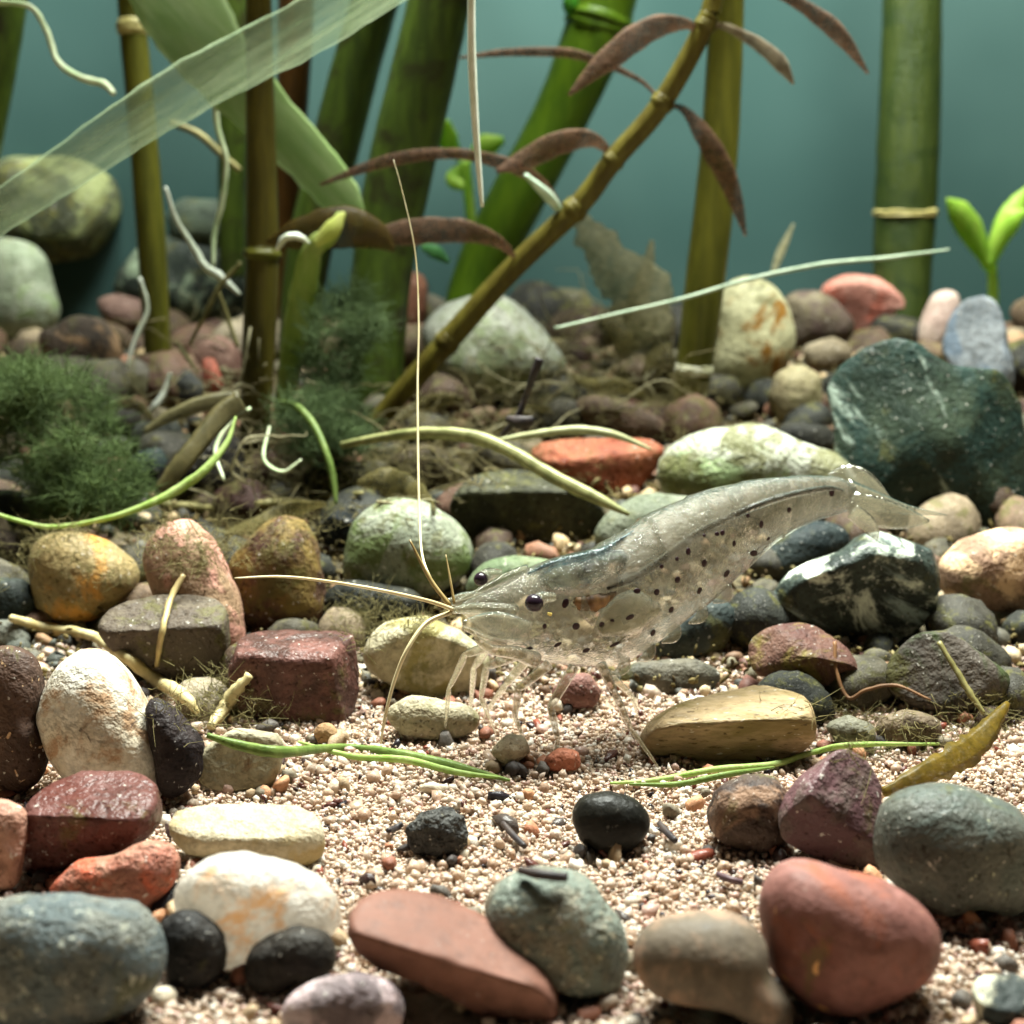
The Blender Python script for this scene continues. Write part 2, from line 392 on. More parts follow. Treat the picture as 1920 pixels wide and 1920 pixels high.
# shiny saddle and head spine
M_saddle = flesh('shrimp_saddle', (16, 44, 66), (120, 146, 144), .7, gloss=.12, scale=12, var=.3)
limb('saddle', [at(u, v, sy(u))-FAR*.04 for u, v in [(985,1074),(1025,1056),(1060,1046),(1095,1038),(1130,1027),(1185,992)]], [.02,.05,.06,.07,.06,.01], M_saddle, [.04,.18,.26,.28,.22,.03], wob=.12)
limb('rostrum', [sp(u, v) for u, v in [(990,1068),(955,1080),(915,1100),(880,1117),(852,1128)]], [.09,.08,.06,.04,.012], M_clear, .05)
# eyes on stalks
M_eye = plain('shrimp_eye', (24, 17, 24), .22, (44, 30, 40), 3, 1.4)
for (u, v, lat, r) in ((968, 1111, .34, .074), (902, 1086, -.12, .060)):
    c = sp(u, v, lat) if lat > 0 else at(u, v, sy(960)+.22)
    D, F = ico(3); o = link('eye', mesh('eye', [(r*a, r*b, r*.95*d) for a, b, d in D], F), M_eye, shrimp); o.location = c-SO
    st = sweep('eye_stalk', [c+Vector((.16, .10, .02)), c+Vector((.07, .05, .03)), c+Vector((.02, .01, .01))], [.07, .10, .12], origin=c)
    o2 = link('eye_stalk', st, M_clear, o)
o = limb('cheek_glint', [sp(994, 1131, .33), sp(1000, 1133, .33)], [.02, .03], plain('cheek_gold', (240, 214, 120), .25))  # highlight on the cheek, put in as a small gold bead
# head plates and feelers
limb('antennal_scale', [sp(u, v, .26) for u, v in [(968,1170),(930,1162),(890,1156),(845,1152)]], [.16,.22,.20,.05], M_clear, .03)
limb('antennal_scale', [sp(u, v, -.1) for u, v in [(950,1150),(915,1138),(880,1132),(846,1134)]], [.12,.17,.14,.04], M_clear, .03)
limb('antennule_base', [sp(u, v, .12) for u, v in [(955,1140),(910,1136),(870,1134),(838,1138)]], [.13,.11,.09,.05], M_clear)
limb('mouthpart', [sp(u, v, .22) for u, v in [(985,1225),(945,1210),(905,1205),(880,1190),(868,1172)]], [.13,.11,.08,.06,.02], M_limb)
limb('mouthpart', [sp(u, v, -.05) for u, v in [(975,1215),(930,1198),(895,1188),(872,1180)]], [.12,.09,.06,.02], M_limb)
M_ant = plain('shrimp_feeler', (232, 220, 176), .3, (196, 176, 128), 2, 1.6)
M_antb = plain('shrimp_feeler_brown', (120, 96, 50), .4, (150, 130, 84), 3)
def feeler(name, pts, w, mat): limb(name, Pts(pts), w, mat, seg=6, sub=8)
feeler('antenna', [(850,1143,11.75),(800,1126,11.6),(700,1104,11.4),(600,1088,11.2),(520,1081,11.05),(440,1084,10.9)], [.034,.030,.026,.022,.018,.008], M_ant)
feeler('antenna', [(846,1148,11.75),(800,1168,11.6),(765,1215,11.45),(740,1275,11.4),(722,1345,11.35),(714,1395,11.35)], [.036,.034,.032,.028,.024,.012], M_ant)
feeler('antennule', [(842,1138,11.8),(815,1098,12.0),(793,1048,12.3),(787,980,12.6),(784,860,13.0),(783,720,13.4),(785,600,13.7),(778,470,14.0),(752,350,14.2),(738,300,14.3)], [.022,.02,.022,.023,.021,.018,.014,.009,.006,.004], M_ant)
feeler('antennule', [(844,1136,11.8),(806,1085,11.9),(768,1012,12.0)], [.035,.034,.014], M_antb)
feeler('antennule', [(852,1132,11.8),(844,1085,11.9),(836,1040,12.0)], [.022,.018,.008], M_antb)
# walking legs: each from the belly to the spot of bed it stands on
LEGS = [([(925,1215),(872,1228),(842,1290),(832,1388)], .20), ([(958,1238),(912,1250),(902,1308),(930,1378)], .24), ([(1003,1258),(972,1292),(966,1345),(990,1405)], .26),
        ([(1050,1262),(1032,1325),(1046,1388),(1034,1445)], .26), ([(1100,1258),(1152,1298),(1184,1368),(1237,1442)], .24),
        ([(1088,1250),(1142,1262),(1186,1306),(1196,1345)], -.2), ([(942,1222),(888,1252),(884,1305),(878,1352)], -.2), ([(1012,1256),(948,1284),(924,1316),(905,1352)], -.2)]
for L, lat in LEGS:
    tip = ground(L[3][0], L[3][1], .015); b = sp(L[0][0]+6, L[0][1]-26, lat*.8); d0, d1 = b.y, tip.y
    k1, k2 = at(*L[1], d0*.66+d1*.34), at(*L[2], d0*.3+d1*.7)
    pts = [b, b.lerp(k1, .8), k1, k1.lerp(k2, .2), k1.lerp(k2, .85), k2, k2.lerp(tip, .15), k2.lerp(tip, .7), tip]
    limb('leg', pts, [.09, .07, .048, .062, .046, .034, .042, .028, .008], M_limb, sub=4)
for u, v, l in ((1160,1230,.32), (1208,1204,.32), (1255,1170,.30), (1305,1134,.26), (1350,1096,.22)):
    a = sp(u, v-6, .12); b = sp(u-8, v+14, .15); c = sp(u-30, v+26, .15)
    limb('swimmeret', [a, b, c], [.07, .10, .02], M_clear, .03)
# tail fan
limb('telson', [sp(u, v) for u, v in [(1585,925),(1640,940),(1700,955),(1774,966)]], [.26,.18,.09,.012], M_clear, .05)
limb('uropod', [sp(u, v, .12) for u, v in [(1580,938),(1630,955),(1680,966),(1725,972)]], [.20,.26,.2,.03], M_clear, .025)
limb('uropod', [sp(u, v, -.12) for u, v in [(1570,905),(1610,903),(1650,925),(1690,948)]], [.12,.26,.22,.03], M_clear, .025)
limb('uropod', [sp(u, v, .2) for u, v in [(1572,950),(1598,972),(1612,990),(1618,1004)]], [.14,.15,.10,.02], M_clear, .025)

# ------------------------------------------------------------------ stones lying on the bed
st = stone; sm = stone_mat
# front row
st([(-40,1700),(55,1680),(175,1690),(262,1694),(303,1749),(310,1822),(292,1850),(237,1895),(150,1930),(20,1935),(-45,1880)], sm((118,123,116),(146,148,136),(88,96,96),.5,2.6,(176,178,162),.25,22,.5,5.0,.5,film=.1), 'speckled blue-grey granite stone in the bottom left corner', name='granite_stone')
st([(299,1730),(335,1707),(386,1712),(419,1745),(426,1789),(416,1829),(376,1858),(328,1854),(310,1811)], sm((48,46,45),(66,61,55),film=.1), 'round charcoal pebble touching the blue-grey granite stone')
st([(456,1822),(470,1778),(510,1754),(554,1736),(602,1745),(634,1778),(627,1818),(590,1836),(560,1832),(532,1854),(485,1865)], sm((48,43,38),(66,60,52),speck=(190,186,160),samt=.03,sscale=6,film=.15), 'bean-shaped charcoal pebble left of the smooth terracotta stone')
st([(636,1745),(662,1687),(746,1672),(837,1690),(910,1730),(983,1782),(1048,1854),(1063,1898),(1045,1924),(965,1931),(855,1869),(764,1822),(673,1789)], sm((150,94,72),(164,106,84),rough=.6,scale=.8,bump=.08,film=0), 'long smooth terracotta stone lying diagonally at the front', name='flat_stone', rough=.018, n=2.2, dr=1.15, cuts=[(-.2,-.9,-.38,.40),(.35,-.45,.75,.36)])
st([(520,1900),(564,1850),(600,1840),(673,1822),(746,1847),(762,1895),(740,1950),(564,1960)], sm((132,112,116),(156,136,138),(176,156,156),.35,2.0,(206,194,190),.08,9,film=.05), 'mauve pebble cut off by the bottom edge under the terracotta stone')
st([(905,1712),(928,1654),(983,1632),(1074,1632),(1110,1650),(1129,1694),(1169,1723),(1172,1803),(1162,1869),(1110,1876),(1056,1862),(1000,1842),(935,1780)], sm((130,130,112),(170,160,132),(112,120,110),.5,3.0,(186,180,156),.3,20,.5,5,.55,film=.1), 'mottled grey-green stone with pale specks behind the terracotta stone', name='granite_stone')
st([(1184,1774),(1220,1727),(1293,1712),(1377,1714),(1417,1738),(1439,1774),(1435,1818),(1468,1862),(1512,1920),(1439,1940),(1384,1895),(1293,1876),(1220,1865),(1191,1822)], sm((118,104,84),(132,115,94),(146,120,100),.2,.9,rough=.6,scale=.9,bump=.12,film=.05), 'smooth taupe stone tapering to the bottom edge', name='smooth_stone', rough=.02)
st([(1421,1687),(1446,1628),(1490,1610),(1566,1632),(1639,1647),(1712,1683),(1760,1738),(1760,1789),(1723,1840),(1657,1876),(1585,1905),(1530,1894),(1475,1854),(1439,1803),(1435,1745)], sm((150,88,76),(176,112,100),(140,84,66),.4,1.5,(226,170,110),.04,7,.6,1.4,.15,film=.05), 'large rounded brick-red stone at lower right', name='red_stone', rough=.03, dr=.8)
st([(1650,1512),(1694,1482),(1785,1472),(1858,1497),(1931,1530),(1942,1639),(1913,1705),(1876,1730),(1840,1690),(1760,1712),(1694,1668),(1647,1628)], sm((96,100,90),(118,120,108),(80,86,80),.4,1.6,(188,190,160),.06,17,.45,3.4,.3,film=.12), 'dark green-grey stone with pale flecks at the right edge', name='dark_stone')
st([(1457,1530),(1494,1468),(1541,1432),(1577,1399),(1614,1413),(1650,1453),(1654,1548),(1647,1632),(1603,1621),(1530,1606),(1468,1577)], sm((120,94,88),(140,116,108),(96,70,72),.5,1.3,rough=.42,film=.12), 'mauve-brown stone standing up behind the brick-red stone', cuts=[(-.2,-.8,-.5,.55),(.45,-.8,.5,.5)])
st([(1326,1523),(1348,1475),(1402,1453),(1468,1461),(1483,1512),(1475,1585),(1446,1603),(1384,1588),(1337,1570)], sm((100,80,68),(76,60,56),(132,104,84),.4,1.6,film=.25), 'dark brown pitted pebble leaning on the mauve-brown stone', rough=.09)
st([(1070,1530),(1089,1493),(1140,1484),(1191,1497),(1220,1530),(1216,1563),(1183,1592),(1129,1605),(1089,1577)], sm((36,35,30),(48,46,38),rough=.45,scale=1.2,bump=.15,film=.05), 'oval black pebble alone on the pale sand', rough=.02)
st([(760,1555),(793,1526),(837,1512),(863,1530),(881,1566),(870,1592),(841,1606),(808,1606),(771,1592)], sm((66,66,66),(96,94,88),speck=(180,176,150),samt=.1,sscale=12,bump=.8,film=.05), 'craggy dark grey pebble alone on the pale sand', rough=.14, freq=2.6)
st([(84,1679),(139,1614),(219,1603),(270,1577),(321,1581),(350,1621),(310,1676),(288,1709),(182,1715),(109,1700)], sm((196,112,84),(210,138,104),(176,90,66),.4,2.4,(232,190,160),.12,10,.6,2.6,.5,film=.02), 'rough orange stone under the dark maroon one', name='orange_stone', rough=.07)
st([(55,1504),(91,1468),(146,1442),(219,1439),(284,1457),(299,1512),(295,1555),(255,1585),(182,1606),(128,1614),(73,1657),(33,1665),(44,1566)], sm((106,60,52),(132,78,70),(86,50,44),.4,1.4,rough=.35,film=.05), 'dark maroon stone propped on the orange one', name='maroon_stone', cuts=[(-.1,-.9,-.45,.40),(.0,-.45,.9,.52)], dr=1.0)
st([(75,1340),(95,1275),(128,1231),(175,1210),(219,1242),(262,1293),(292,1366),(308,1424),(303,1475),(255,1492),(146,1480),(98,1420),(80,1373)], sm((240,234,218),(226,208,176),(170,138,108),.30,2.0,(90,78,70),.05,7,.35,2.0,.35,trans=.15,film=.02), 'mottled white egg-shaped stone above the maroon one', name='white_stone', rough=.03)
st([(-30,1215),(36,1210),(73,1238),(80,1286),(69,1348),(91,1402),(73,1475),(0,1490),(-30,1470)], sm((116,84,66),(84,60,48),speck=(206,170,130),samt=.12,sscale=12,film=.2), 'brown grainy stone at left edge beside the white egg-shaped one')
st([(-40,1500),(10,1500),(50,1515),(48,1580),(30,1665),(-10,1680),(-40,1650)], sm((206,140,108),(224,160,130),film=.02), 'peach pebble cut off by the left edge')
st([(321,1676),(365,1621),(438,1596),(529,1614),(602,1647),(642,1694),(634,1760),(583,1765),(474,1800),(423,1820),(328,1716)], sm((255,250,242),(246,234,216),(230,178,126),.36,1.1,rough=.3,scale=1.3,trans=.5,film=0), 'white quartz stone stained orange behind the two charcoal pebbles', name='quartz_stone', rough=.05, dr=.7)
st([(310,1548),(335,1508),(438,1497),(547,1504),(602,1537),(613,1585),(602,1628),(510,1612),(419,1600),(346,1603)], sm((222,206,168),(206,188,146),(188,168,124),.3,1.6,rough=.45,trans=.3,film=.0), 'flat pale yellow stone half sunk in sand behind the quartz', name='flat_stone', cuts=[(0,-.4,.9,.4)])
st([(270,1293),(328,1329),(383,1395),(376,1457),(346,1486),(303,1508),(295,1440),(280,1366)], sm((52,42,44),(70,58,56),film=.1), 'black stone in the shadow right of the white egg-shaped one')
st([(376,1410),(438,1366),(529,1377),(529,1424),(510,1475),(438,1485),(372,1475)], sm((190,178,140),(160,148,112),(120,96,72),.3,2,trans=.25,film=.25), 'pale glassy stone beside the thin green blade', name='quartz_stone', cuts=[(0,-1,.1,.55)])
st([(452,1190),(540,1172),(650,1176),(668,1201),(675,1256),(656,1358),(547,1358),(456,1344),(430,1270)], sm((148,92,80),(110,72,62),(70,50,44),.4,1.5,rough=.4,film=.18), 'blocky maroon stone left of the cream stone', name='maroon_stone', cuts=[(0,-1,-.15,.45),(.05,-.4,.9,.55),(.9,-.3,.1,.75)], dr=1.0, soft=5)
st([(587,1372),(600,1356),(620,1356),(640,1378),(630,1396),(595,1394)], sm((216,166,100),(200,146,84),film=0), 'tiny amber pebble at the foot of the blocky maroon stone', sub=3)
st([(677,1212),(720,1169),(790,1150),(855,1180),(914,1220),(921,1256),(903,1293),(819,1311),(746,1293),(691,1256)], sm((224,212,168),(200,186,140),(150,140,90),.35,1.8,rough=.4,trans=.15,film=.25), "cream stone just below the shrimp's head", name='cream_stone', cuts=[(.1,-.9,-.3,.6)])
st([(715,1335),(764,1305),(819,1311),(884,1325),(908,1348),(884,1376),(819,1388),(750,1377)], sm((206,190,148),(176,160,116),film=.25), 'small cream pebble under the larger cream stone')
st([(917,1410),(950,1377),(983,1380),(996,1410),(950,1442)], sm((214,192,150),(190,164,120),film=.1), "small sandy pebble under the shrimp's front legs", sub=3)
st([(1020,1420),(1050,1402),(1085,1408),(1090,1440),(1050,1450),(1022,1440)], sm((214,118,72),(196,100,60),film=0), "small bright orange pebble beneath the shrimp's legs", sub=3)
st([(1030,1300),(1062,1262),(1105,1262),(1130,1300),(1110,1330),(1050,1328)], sm((150,96,84),(176,120,100),film=.1), "small pinkish pebble beneath the shrimp's belly", sub=3)
# middle rows
st([(1187,1384),(1256,1333),(1348,1300),(1446,1282),(1497,1289),(1523,1326),(1530,1366),(1526,1402),(1439,1424),(1329,1431),(1238,1439),(1202,1417)], sm((206,170,112),(180,148,92),(116,100,62),.35,1.0,(70,50,40),.02,5,.5,1.3,.3,stretch=(.5,1,1.6,10),film=.12), 'long flat tan stone with a dark pit right of the shrimp legs', name='tan_stone', cuts=[(0,-.9,-.5,.40),(-.1,-.5,.85,.45)], dr=1.3)
st([(1399,1202),(1439,1176),(1504,1158),(1548,1176),(1585,1213),(1621,1271),(1635,1293),(1577,1326),(1519,1311),(1483,1278),(1413,1267)], sm((138,94,74),(110,66,58),(120,106,56),.35,1.2,film=.2), 'angular maroon and olive stone above the flat tan one', name='maroon_stone', cuts=[(-.2,-.8,-.6,.35),(.2,-.5,.8,.45),(-.6,-.7,.4,.5)], soft=6)
st([(1657,1275),(1679,1227),(1730,1183),(1778,1187),(1840,1227),(1895,1267),(1900,1300),(1840,1340),(1730,1335),(1654,1290)], sm((112,100,88),(88,80,72),(62,70,44),.45,1.2,film=.35), 'grey-brown stone with a green right half near the right edge', cuts=[(-.4,-.8,.3,.5)])
st([(1435,1132),(1468,1085),(1512,1063),(1585,1030),(1614,1005),(1657,997),(1694,1016),(1741,1023),(1760,1067),(1756,1129),(1730,1176),(1676,1205),(1621,1216),(1570,1198),(1530,1169),(1457,1161)], sm((50,60,56),(78,92,82),(222,230,212),.36,1.3,rough=.45,scale=1.8,vein=(150,166,160),vang=60,film=.1), 'dark green stone with a white crust under the shrimp tail', name='green_stone', rough=.06, cuts=[(.05,-.85,-.5,.42)])
st([(1760,1059),(1803,1012),(1858,994),(1931,986),(1935,1110),(1913,1147),(1854,1165),(1803,1140),(1767,1103)], sm((196,150,112),(176,130,96),(210,176,140),.4,1.4,film=.2), 'smooth pinkish tan stone at right edge beside the green and white one', name='tan_stone', rough=.03)
st([(1410,1063),(1453,1005),(1530,976),(1577,986),(1600,1012),(1540,1070),(1470,1100),(1417,1095)], sm((44,58,60),(66,78,76),film=.1), 'dark teal stone in the shadow under the shrimp abdomen', name='dark_stone', dy=.3)
st([(1165,1235),(1200,1195),(1290,1130),(1350,1120),(1390,1150),(1350,1220),(1280,1245),(1220,1248)], sm((62,74,72),(84,90,80),film=.2), 'dark grey stone behind the shrimp belly', name='dark_stone', dy=.2)
st([(1150,1262),(1200,1240),(1300,1236),(1362,1262),(1330,1300),(1230,1310),(1165,1300)], sm((120,112,92),(92,90,76),film=.35), 'grey-tan pebble behind the rear shrimp legs', dy=.2)
st([(1220,903),(1238,848),(1293,815),(1373,799),(1439,801),(1497,826),(1555,852),(1603,863),(1650,895),(1679,943),(1639,970),(1548,985),(1402,960),(1250,950)], sm((226,228,206),(206,214,180),(150,168,120),.3,.9,(70,60,46),.04,5,.4,1.4,.5,film=.62), 'white stone with green algae and dark blotches behind the shrimp tail', name='white_stone', rough=.05, dr=.9)
st([(1110,1030),(1121,976),(1183,935),(1238,925),(1310,935),(1345,960),(1300,1040),(1180,1065)], sm((122,132,104),(146,150,124),film=.2), 'dull grey-green stone just behind the shrimp back')
st([(862,1110),(905,1055),(965,1041),(1037,1052),(1084,1090),(1037,1139),(928,1150)], sm((112,136,88),(134,150,104),film=.1), 'smooth moss-green stone behind the shrimp eyes', name='green_stone', rough=.03)
st([(837,950),(862,914),(910,877),(965,863),(1037,899),(1103,928),(1150,955),(1118,1001),(1056,1025),(965,1022),(892,1030)], sm((66,66,44),(92,92,60),(44,44,36),.4,1.2,film=.3), 'dark olive slab behind the green stone', name='dark_stone', cuts=[(0,-1,-.45,.25),(0,-.5,.9,.45)])
st([(965,852),(1037,822),(1147,815),(1238,819),(1260,838),(1225,880),(1198,920),(1147,928),(1037,885)], sm((206,112,54),(180,84,40),(110,50,30),.3,1.5,film=.15), 'bright orange stone left of the white algae stone', name='orange_stone', cuts=[(.5,-.8,-.2,.45),(0,-.5,.8,.5)])
st([(647,1038),(673,965),(728,928),(804,946),(848,972),(881,1012),(888,1059),(855,1089),(804,1125),(709,1135),(644,1092)], sm((160,170,140),(190,194,168),(98,110,70),.45,1.6,rough=.5,film=.3), 'pale green-white stone right of the small black cube', name='white_stone', dr=.9)
st([(600,1120),(650,1085),(790,1110),(800,1140),(770,1185),(680,1200),(615,1185)], sm((40,44,40),(60,60,50),film=.1), 'black stone in shadow below the pale green-white one', dy=.15)
st([(591,986),(642,946),(678,965),(689,986),(664,1025),(610,1020)], sm((26,32,34),(40,44,42),rough=.55,film=0), 'small black cube-shaped stone between the mossy stems', name='black_stone', cuts=[(0,-1,-.1,.5),(.3,-.3,.9,.5)], soft=4, sub=3, dy=-.3)
st([(423,1067),(459,1019),(510,968),(561,968),(591,1012),(605,1074),(612,1169),(547,1185),(456,1180),(434,1092)], sm((126,90,60),(96,62,50),(120,100,56),.4,1.2,film=.35), 'brown olive-topped stone left of the black cube', name='brown_stone')
st([(266,1038),(310,983),(357,968),(394,1008),(423,1056),(445,1129),(459,1202),(438,1245),(365,1200),(292,1120)], sm((198,154,108),(178,128,96),(196,144,128),.4,1.3,film=.25), 'tan and pink stone standing behind the grey-brown one', name='tan_stone', rough=.07)
st([(58,1034),(80,1001),(146,997),(204,1016),(255,1056),(262,1096),(219,1129),(182,1161),(128,1174),(80,1158),(62,1100)], sm((190,160,84),(170,146,84),(184,132,66),.3,1.0,rough=.5,film=.3), 'mustard yellow egg-shaped stone below the green moss', name='yellow_stone', rough=.03)
st([(175,1172),(226,1129),(303,1107),(383,1110),(430,1140),(430,1202),(405,1278),(365,1298),(310,1270),(237,1240)], sm((112,96,76),(134,118,94),(84,74,64),.4,1.6,film=.25), 'grey-brown stone crossed by pale rootlets', cuts=[(.1,-.85,-.5,.4),(0,-.5,.8,.55)])
st([(-20,1080),(40,1085),(80,1120),(75,1165),(20,1180),(-20,1160)], sm((54,64,62),(80,88,80),film=.2), 'small dark teal stone at left edge below the mustard egg')
st([(-30,985),(40,1000),(62,1060),(30,1095),(-30,1095)], sm((104,84,64),(80,64,50),film=.4), 'brown stone at left edge beside the mustard egg')
st([(-30,1165),(30,1160),(60,1200),(30,1230),(-30,1228)], sm((150,150,132),(120,124,112),film=.2), 'pale grey stone at left edge over the brown grainy one', dy=.2)
st([(-20,915),(70,925),(146,925),(160,968),(73,990),(-20,975)], sm((110,112,90),(84,86,70),film=.4), 'grey stone peeping out beneath the left moss')
# back rows
st([(1559,691),(1585,666),(1657,629),(1720,640),(1775,690),(1860,690),(1910,700),(1955,760),(1955,985),(1860,1003),(1767,990),(1687,960),(1630,900),(1566,850),(1559,753),(1537,746)], sm((48,66,54),(66,84,62),(40,56,50),.4,1.2,rough=.45,scale=1.0,vein=(150,164,150),vang=32,film=.05), 'big dark green faceted slate with pale streaks at right', name='slate_stone', dr=.55, rough=.05, soft=4, cuts=[(-.6,-.75,.25,.38),(.2,-.85,.45,.36),(.75,-.6,.1,.45),(.0,-.9,-.4,.46)])
st([(1789,580),(1822,551),(1858,561),(1876,591),(1887,649),(1897,690),(1895,750),(1840,770),(1803,720),(1767,655)], sm((126,136,144),(158,166,172),(100,112,124),.4,1.2,film=.05), 'blue-grey stone behind the faceted slate', name='grey_stone', cuts=[(-.5,-.8,.3,.4)])
st([(1734,583),(1749,551),(1774,541),(1800,554),(1795,600),(1765,660),(1730,666),(1720,627)], sm((206,170,154),(220,190,170),film=.05), 'pale pink stone left of the blue-grey one', name='pink_stone')
st([(1530,560),(1545,532),(1585,518),(1639,521),(1690,536),(1722,565),(1700,612),(1657,650),(1600,650),(1560,600)], sm((208,122,100),(216,142,118),(160,90,74),.35,1.4,film=.1), 'salmon red stone at the foot of the thick right stem', name='red_stone', cuts=[(-.3,-.8,-.4,.45)])
st([(1466,554),(1530,543),(1570,569),(1606,612),(1590,645),(1530,660),(1480,662),(1470,598)], sm((140,124,90),(110,96,76),(80,66,60),.4,1.3,film=.25), 'grey-brown stone between the cream egg and the salmon stone')
st([(1340,569),(1366,529),(1399,516),(1439,529),(1475,569),(1490,627),(1484,660),(1468,702),(1424,740),(1366,750),(1325,715),(1332,636)], sm((226,220,160),(206,200,140),(150,104,40),.32,1.1,rough=.4,trans=.1,film=.15), 'tall cream egg-shaped stone with orange stain behind the right stem', name='cream_stone', rough=.03)
st([(1440,750),(1455,700),(1500,680),(1537,705),(1540,760),(1515,805),(1465,802)], sm((192,176,120),(170,152,104),film=.15), 'pale yellow stone in front of the cream egg', name='cream_stone')
st([(790,610),(848,561),(921,554),(965,561),(1001,602),(1030,633),(1067,687),(1060,712),(983,745),(928,765),(850,750),(805,691)], sm((190,196,172),(214,216,196),(140,150,116),.35,1.3,rough=.45,film=.15), 'large whitish stone behind the slanting stem', name='white_stone', rough=.06)
st([(-18,310),(55,299),(146,303),(200,321),(224,365),(222,418),(170,480),(73,490),(-18,470)], sm((92,98,66),(70,76,52),(120,126,84),.4,1.3,film=.4), 'blurred mossy olive rock at upper left', name='rock')
st([(-18,448),(47,452),(84,478),(95,540),(113,591),(91,630),(36,645),(-18,630)], sm((148,164,128),(176,184,156),(110,126,86),.4,1.6,film=.2), 'pale green stone at the left edge', name='green_stone')
st([(69,627),(146,594),(197,598),(226,642),(222,680),(204,718),(153,715),(92,690)], sm((110,92,76),(86,74,64),(140,112,84),.4,1.6,film=.2), 'grey-brown stone above the left moss')
st([(179,561),(219,551),(270,565),(284,602),(255,630),(200,610)], sm((130,96,84),(156,116,100),film=.1), 'reddish-brown pebble left of the thin left stem', sub=3)
st([(205,545),(255,467),(328,434),(438,438),(470,474),(470,550),(410,620),(328,620),(245,590)], sm((50,62,54),(74,86,72),(126,140,116),.3,1.3,film=.1), 'dark green-black stone between the two left stems', name='dark_stone')
st([(310,400),(346,372),(456,379),(480,408),(470,460),(401,470),(328,460)], sm((104,122,96),(84,100,84),film=.2), 'blurred green-grey stone behind the left stems', name='green_stone')
st([(365,655),(412,625),(450,655),(455,715),(408,725),(365,690)], sm((170,124,104),(146,100,86),film=.15), 'dusty pink pebble beside the dark left stem', name='pink_stone', sub=3)
st([(380,672),(402,670),(420,722),(402,745),(381,732)], sm((220,110,76),(200,96,64),film=0), 'small vivid orange pebble beside the dark left stem', name='orange_stone', sub=3, dy=-.3)
st([(322,720),(350,688),(384,722),(380,750),(350,765),(326,750)], sm((96,96,88),(74,76,72),film=.15), 'small grey pebble at the foot of the thin left stem', sub=3)
st([(205,725),(248,669),(279,684),(285,725),(270,760),(230,755)], sm((126,118,104),(98,94,84),film=.2), 'light grey pebble left of the thin stem foot', sub=3)
st([(285,920),(328,850),(397,811),(450,819),(465,935),(401,955),(314,945)], sm((42,38,32),(58,50,42),film=.2), 'black stone behind the bright curved blade', name='black_stone')
st([(240,870),(262,845),(305,838),(318,880),(285,912),(250,900)], sm((40,58,56),(58,74,70),film=.05), 'small dark teal pebble right of the left moss', sub=3)
st([(245,812),(262,792),(330,785),(352,830),(300,858),(252,848)], sm((92,96,86),(70,76,66),film=.25), 'small slate-grey pebble right of the left moss', sub=3)
st([(740,530),(775,505),(802,525),(800,590),(775,640),(745,620)], sm((190,116,76),(160,96,62),film=.2), 'orange-brown pebble left of the large whitish stone', name='orange_stone', sub=3)
st([(975,790),(1048,746),(1085,753),(1115,790),(1060,822),(990,822)], sm((96,90,68),(72,68,54),film=.3), 'grey-brown pebble under the black forked twig')
st([(1065,755),(1100,740),(1160,748),(1220,775),(1270,806),(1220,832),(1120,820)], sm((140,108,84),(112,90,72),film=.3), 'dusty brown pebble left of the right-hand stem foot')
st([(1822,1858),(1847,1829),(1931,1825),(1940,1920),(1876,1930),(1832,1910)], sm((60,70,68),(84,92,88),(200,196,170),.3,2.4,film=0), 'small black and white pebble at the lower right corner', cuts=[(0,-.5,.9,.4)])
st([(1870,640),(1905,620),(1940,640),(1940,700),(1890,705)], sm((206,160,104),(190,140,90),film=.05), 'sandy orange pebble at right edge below the bright sprout', sub=3)
st([(1500,650),(1560,632),(1600,650),(1590,690),(1520,700)], sm((190,170,132),(160,140,104),film=.1), 'sand-coloured pebble left of the faceted slate top', sub=3)
st([(1440,810),(1480,790),(1560,800),(1570,850),(1500,860)], sm((56,56,50),(76,74,62),film=.2), 'dark pebble between the white algae stone and slate', sub=3)
st([(1120,590),(1180,560),(1260,580),(1270,640),(1200,670),(1130,650)], sm((120,112,76),(96,92,64),film=.4), 'olive-brown stone right of the large whitish one')
st([(1150,690),(1200,660),(1262,680),(1270,740),(1200,760)], sm((150,122,88),(120,100,72),film=.35), 'brown pebble beside the pale ring of the right-hand stem')
st([(1000,570),(1040,540),(1100,545),(1120,590),(1070,620),(1010,610)], sm((106,100,66),(82,80,54),film=.4), 'olive pebble under the withered leaf')
st([(560,890),(620,860),(700,870),(720,920),(650,945),(575,935)], sm((70,66,44),(54,52,38),film=.35), 'dark olive pebble under the mid moss')
st([(720,860),(790,830),(850,850),(870,900),(800,930),(735,910)], sm((96,80,52),(74,66,44),film=.35), 'brown pebble under the arching olive root')
st([(1870,790),(1900,770),(1945,790),(1945,850),(1890,850)], sm((120,120,96),(90,94,76),film=.2), 'grey pebble at right edge beside the slate', sub=3)
st([(1640,1350),(1700,1330),(1760,1345),(1770,1385),(1700,1400),(1645,1390)], sm((120,100,76),(150,126,92),film=.2), 'low brown pebble in front of the grey-brown stone', sub=3)
st([(1545,1360),(1590,1340),(1640,1360),(1640,1400),(1580,1410)], sm((150,146,120),(120,116,96),film=.2), 'pale grey pebble right of the flat tan stone', sub=3)

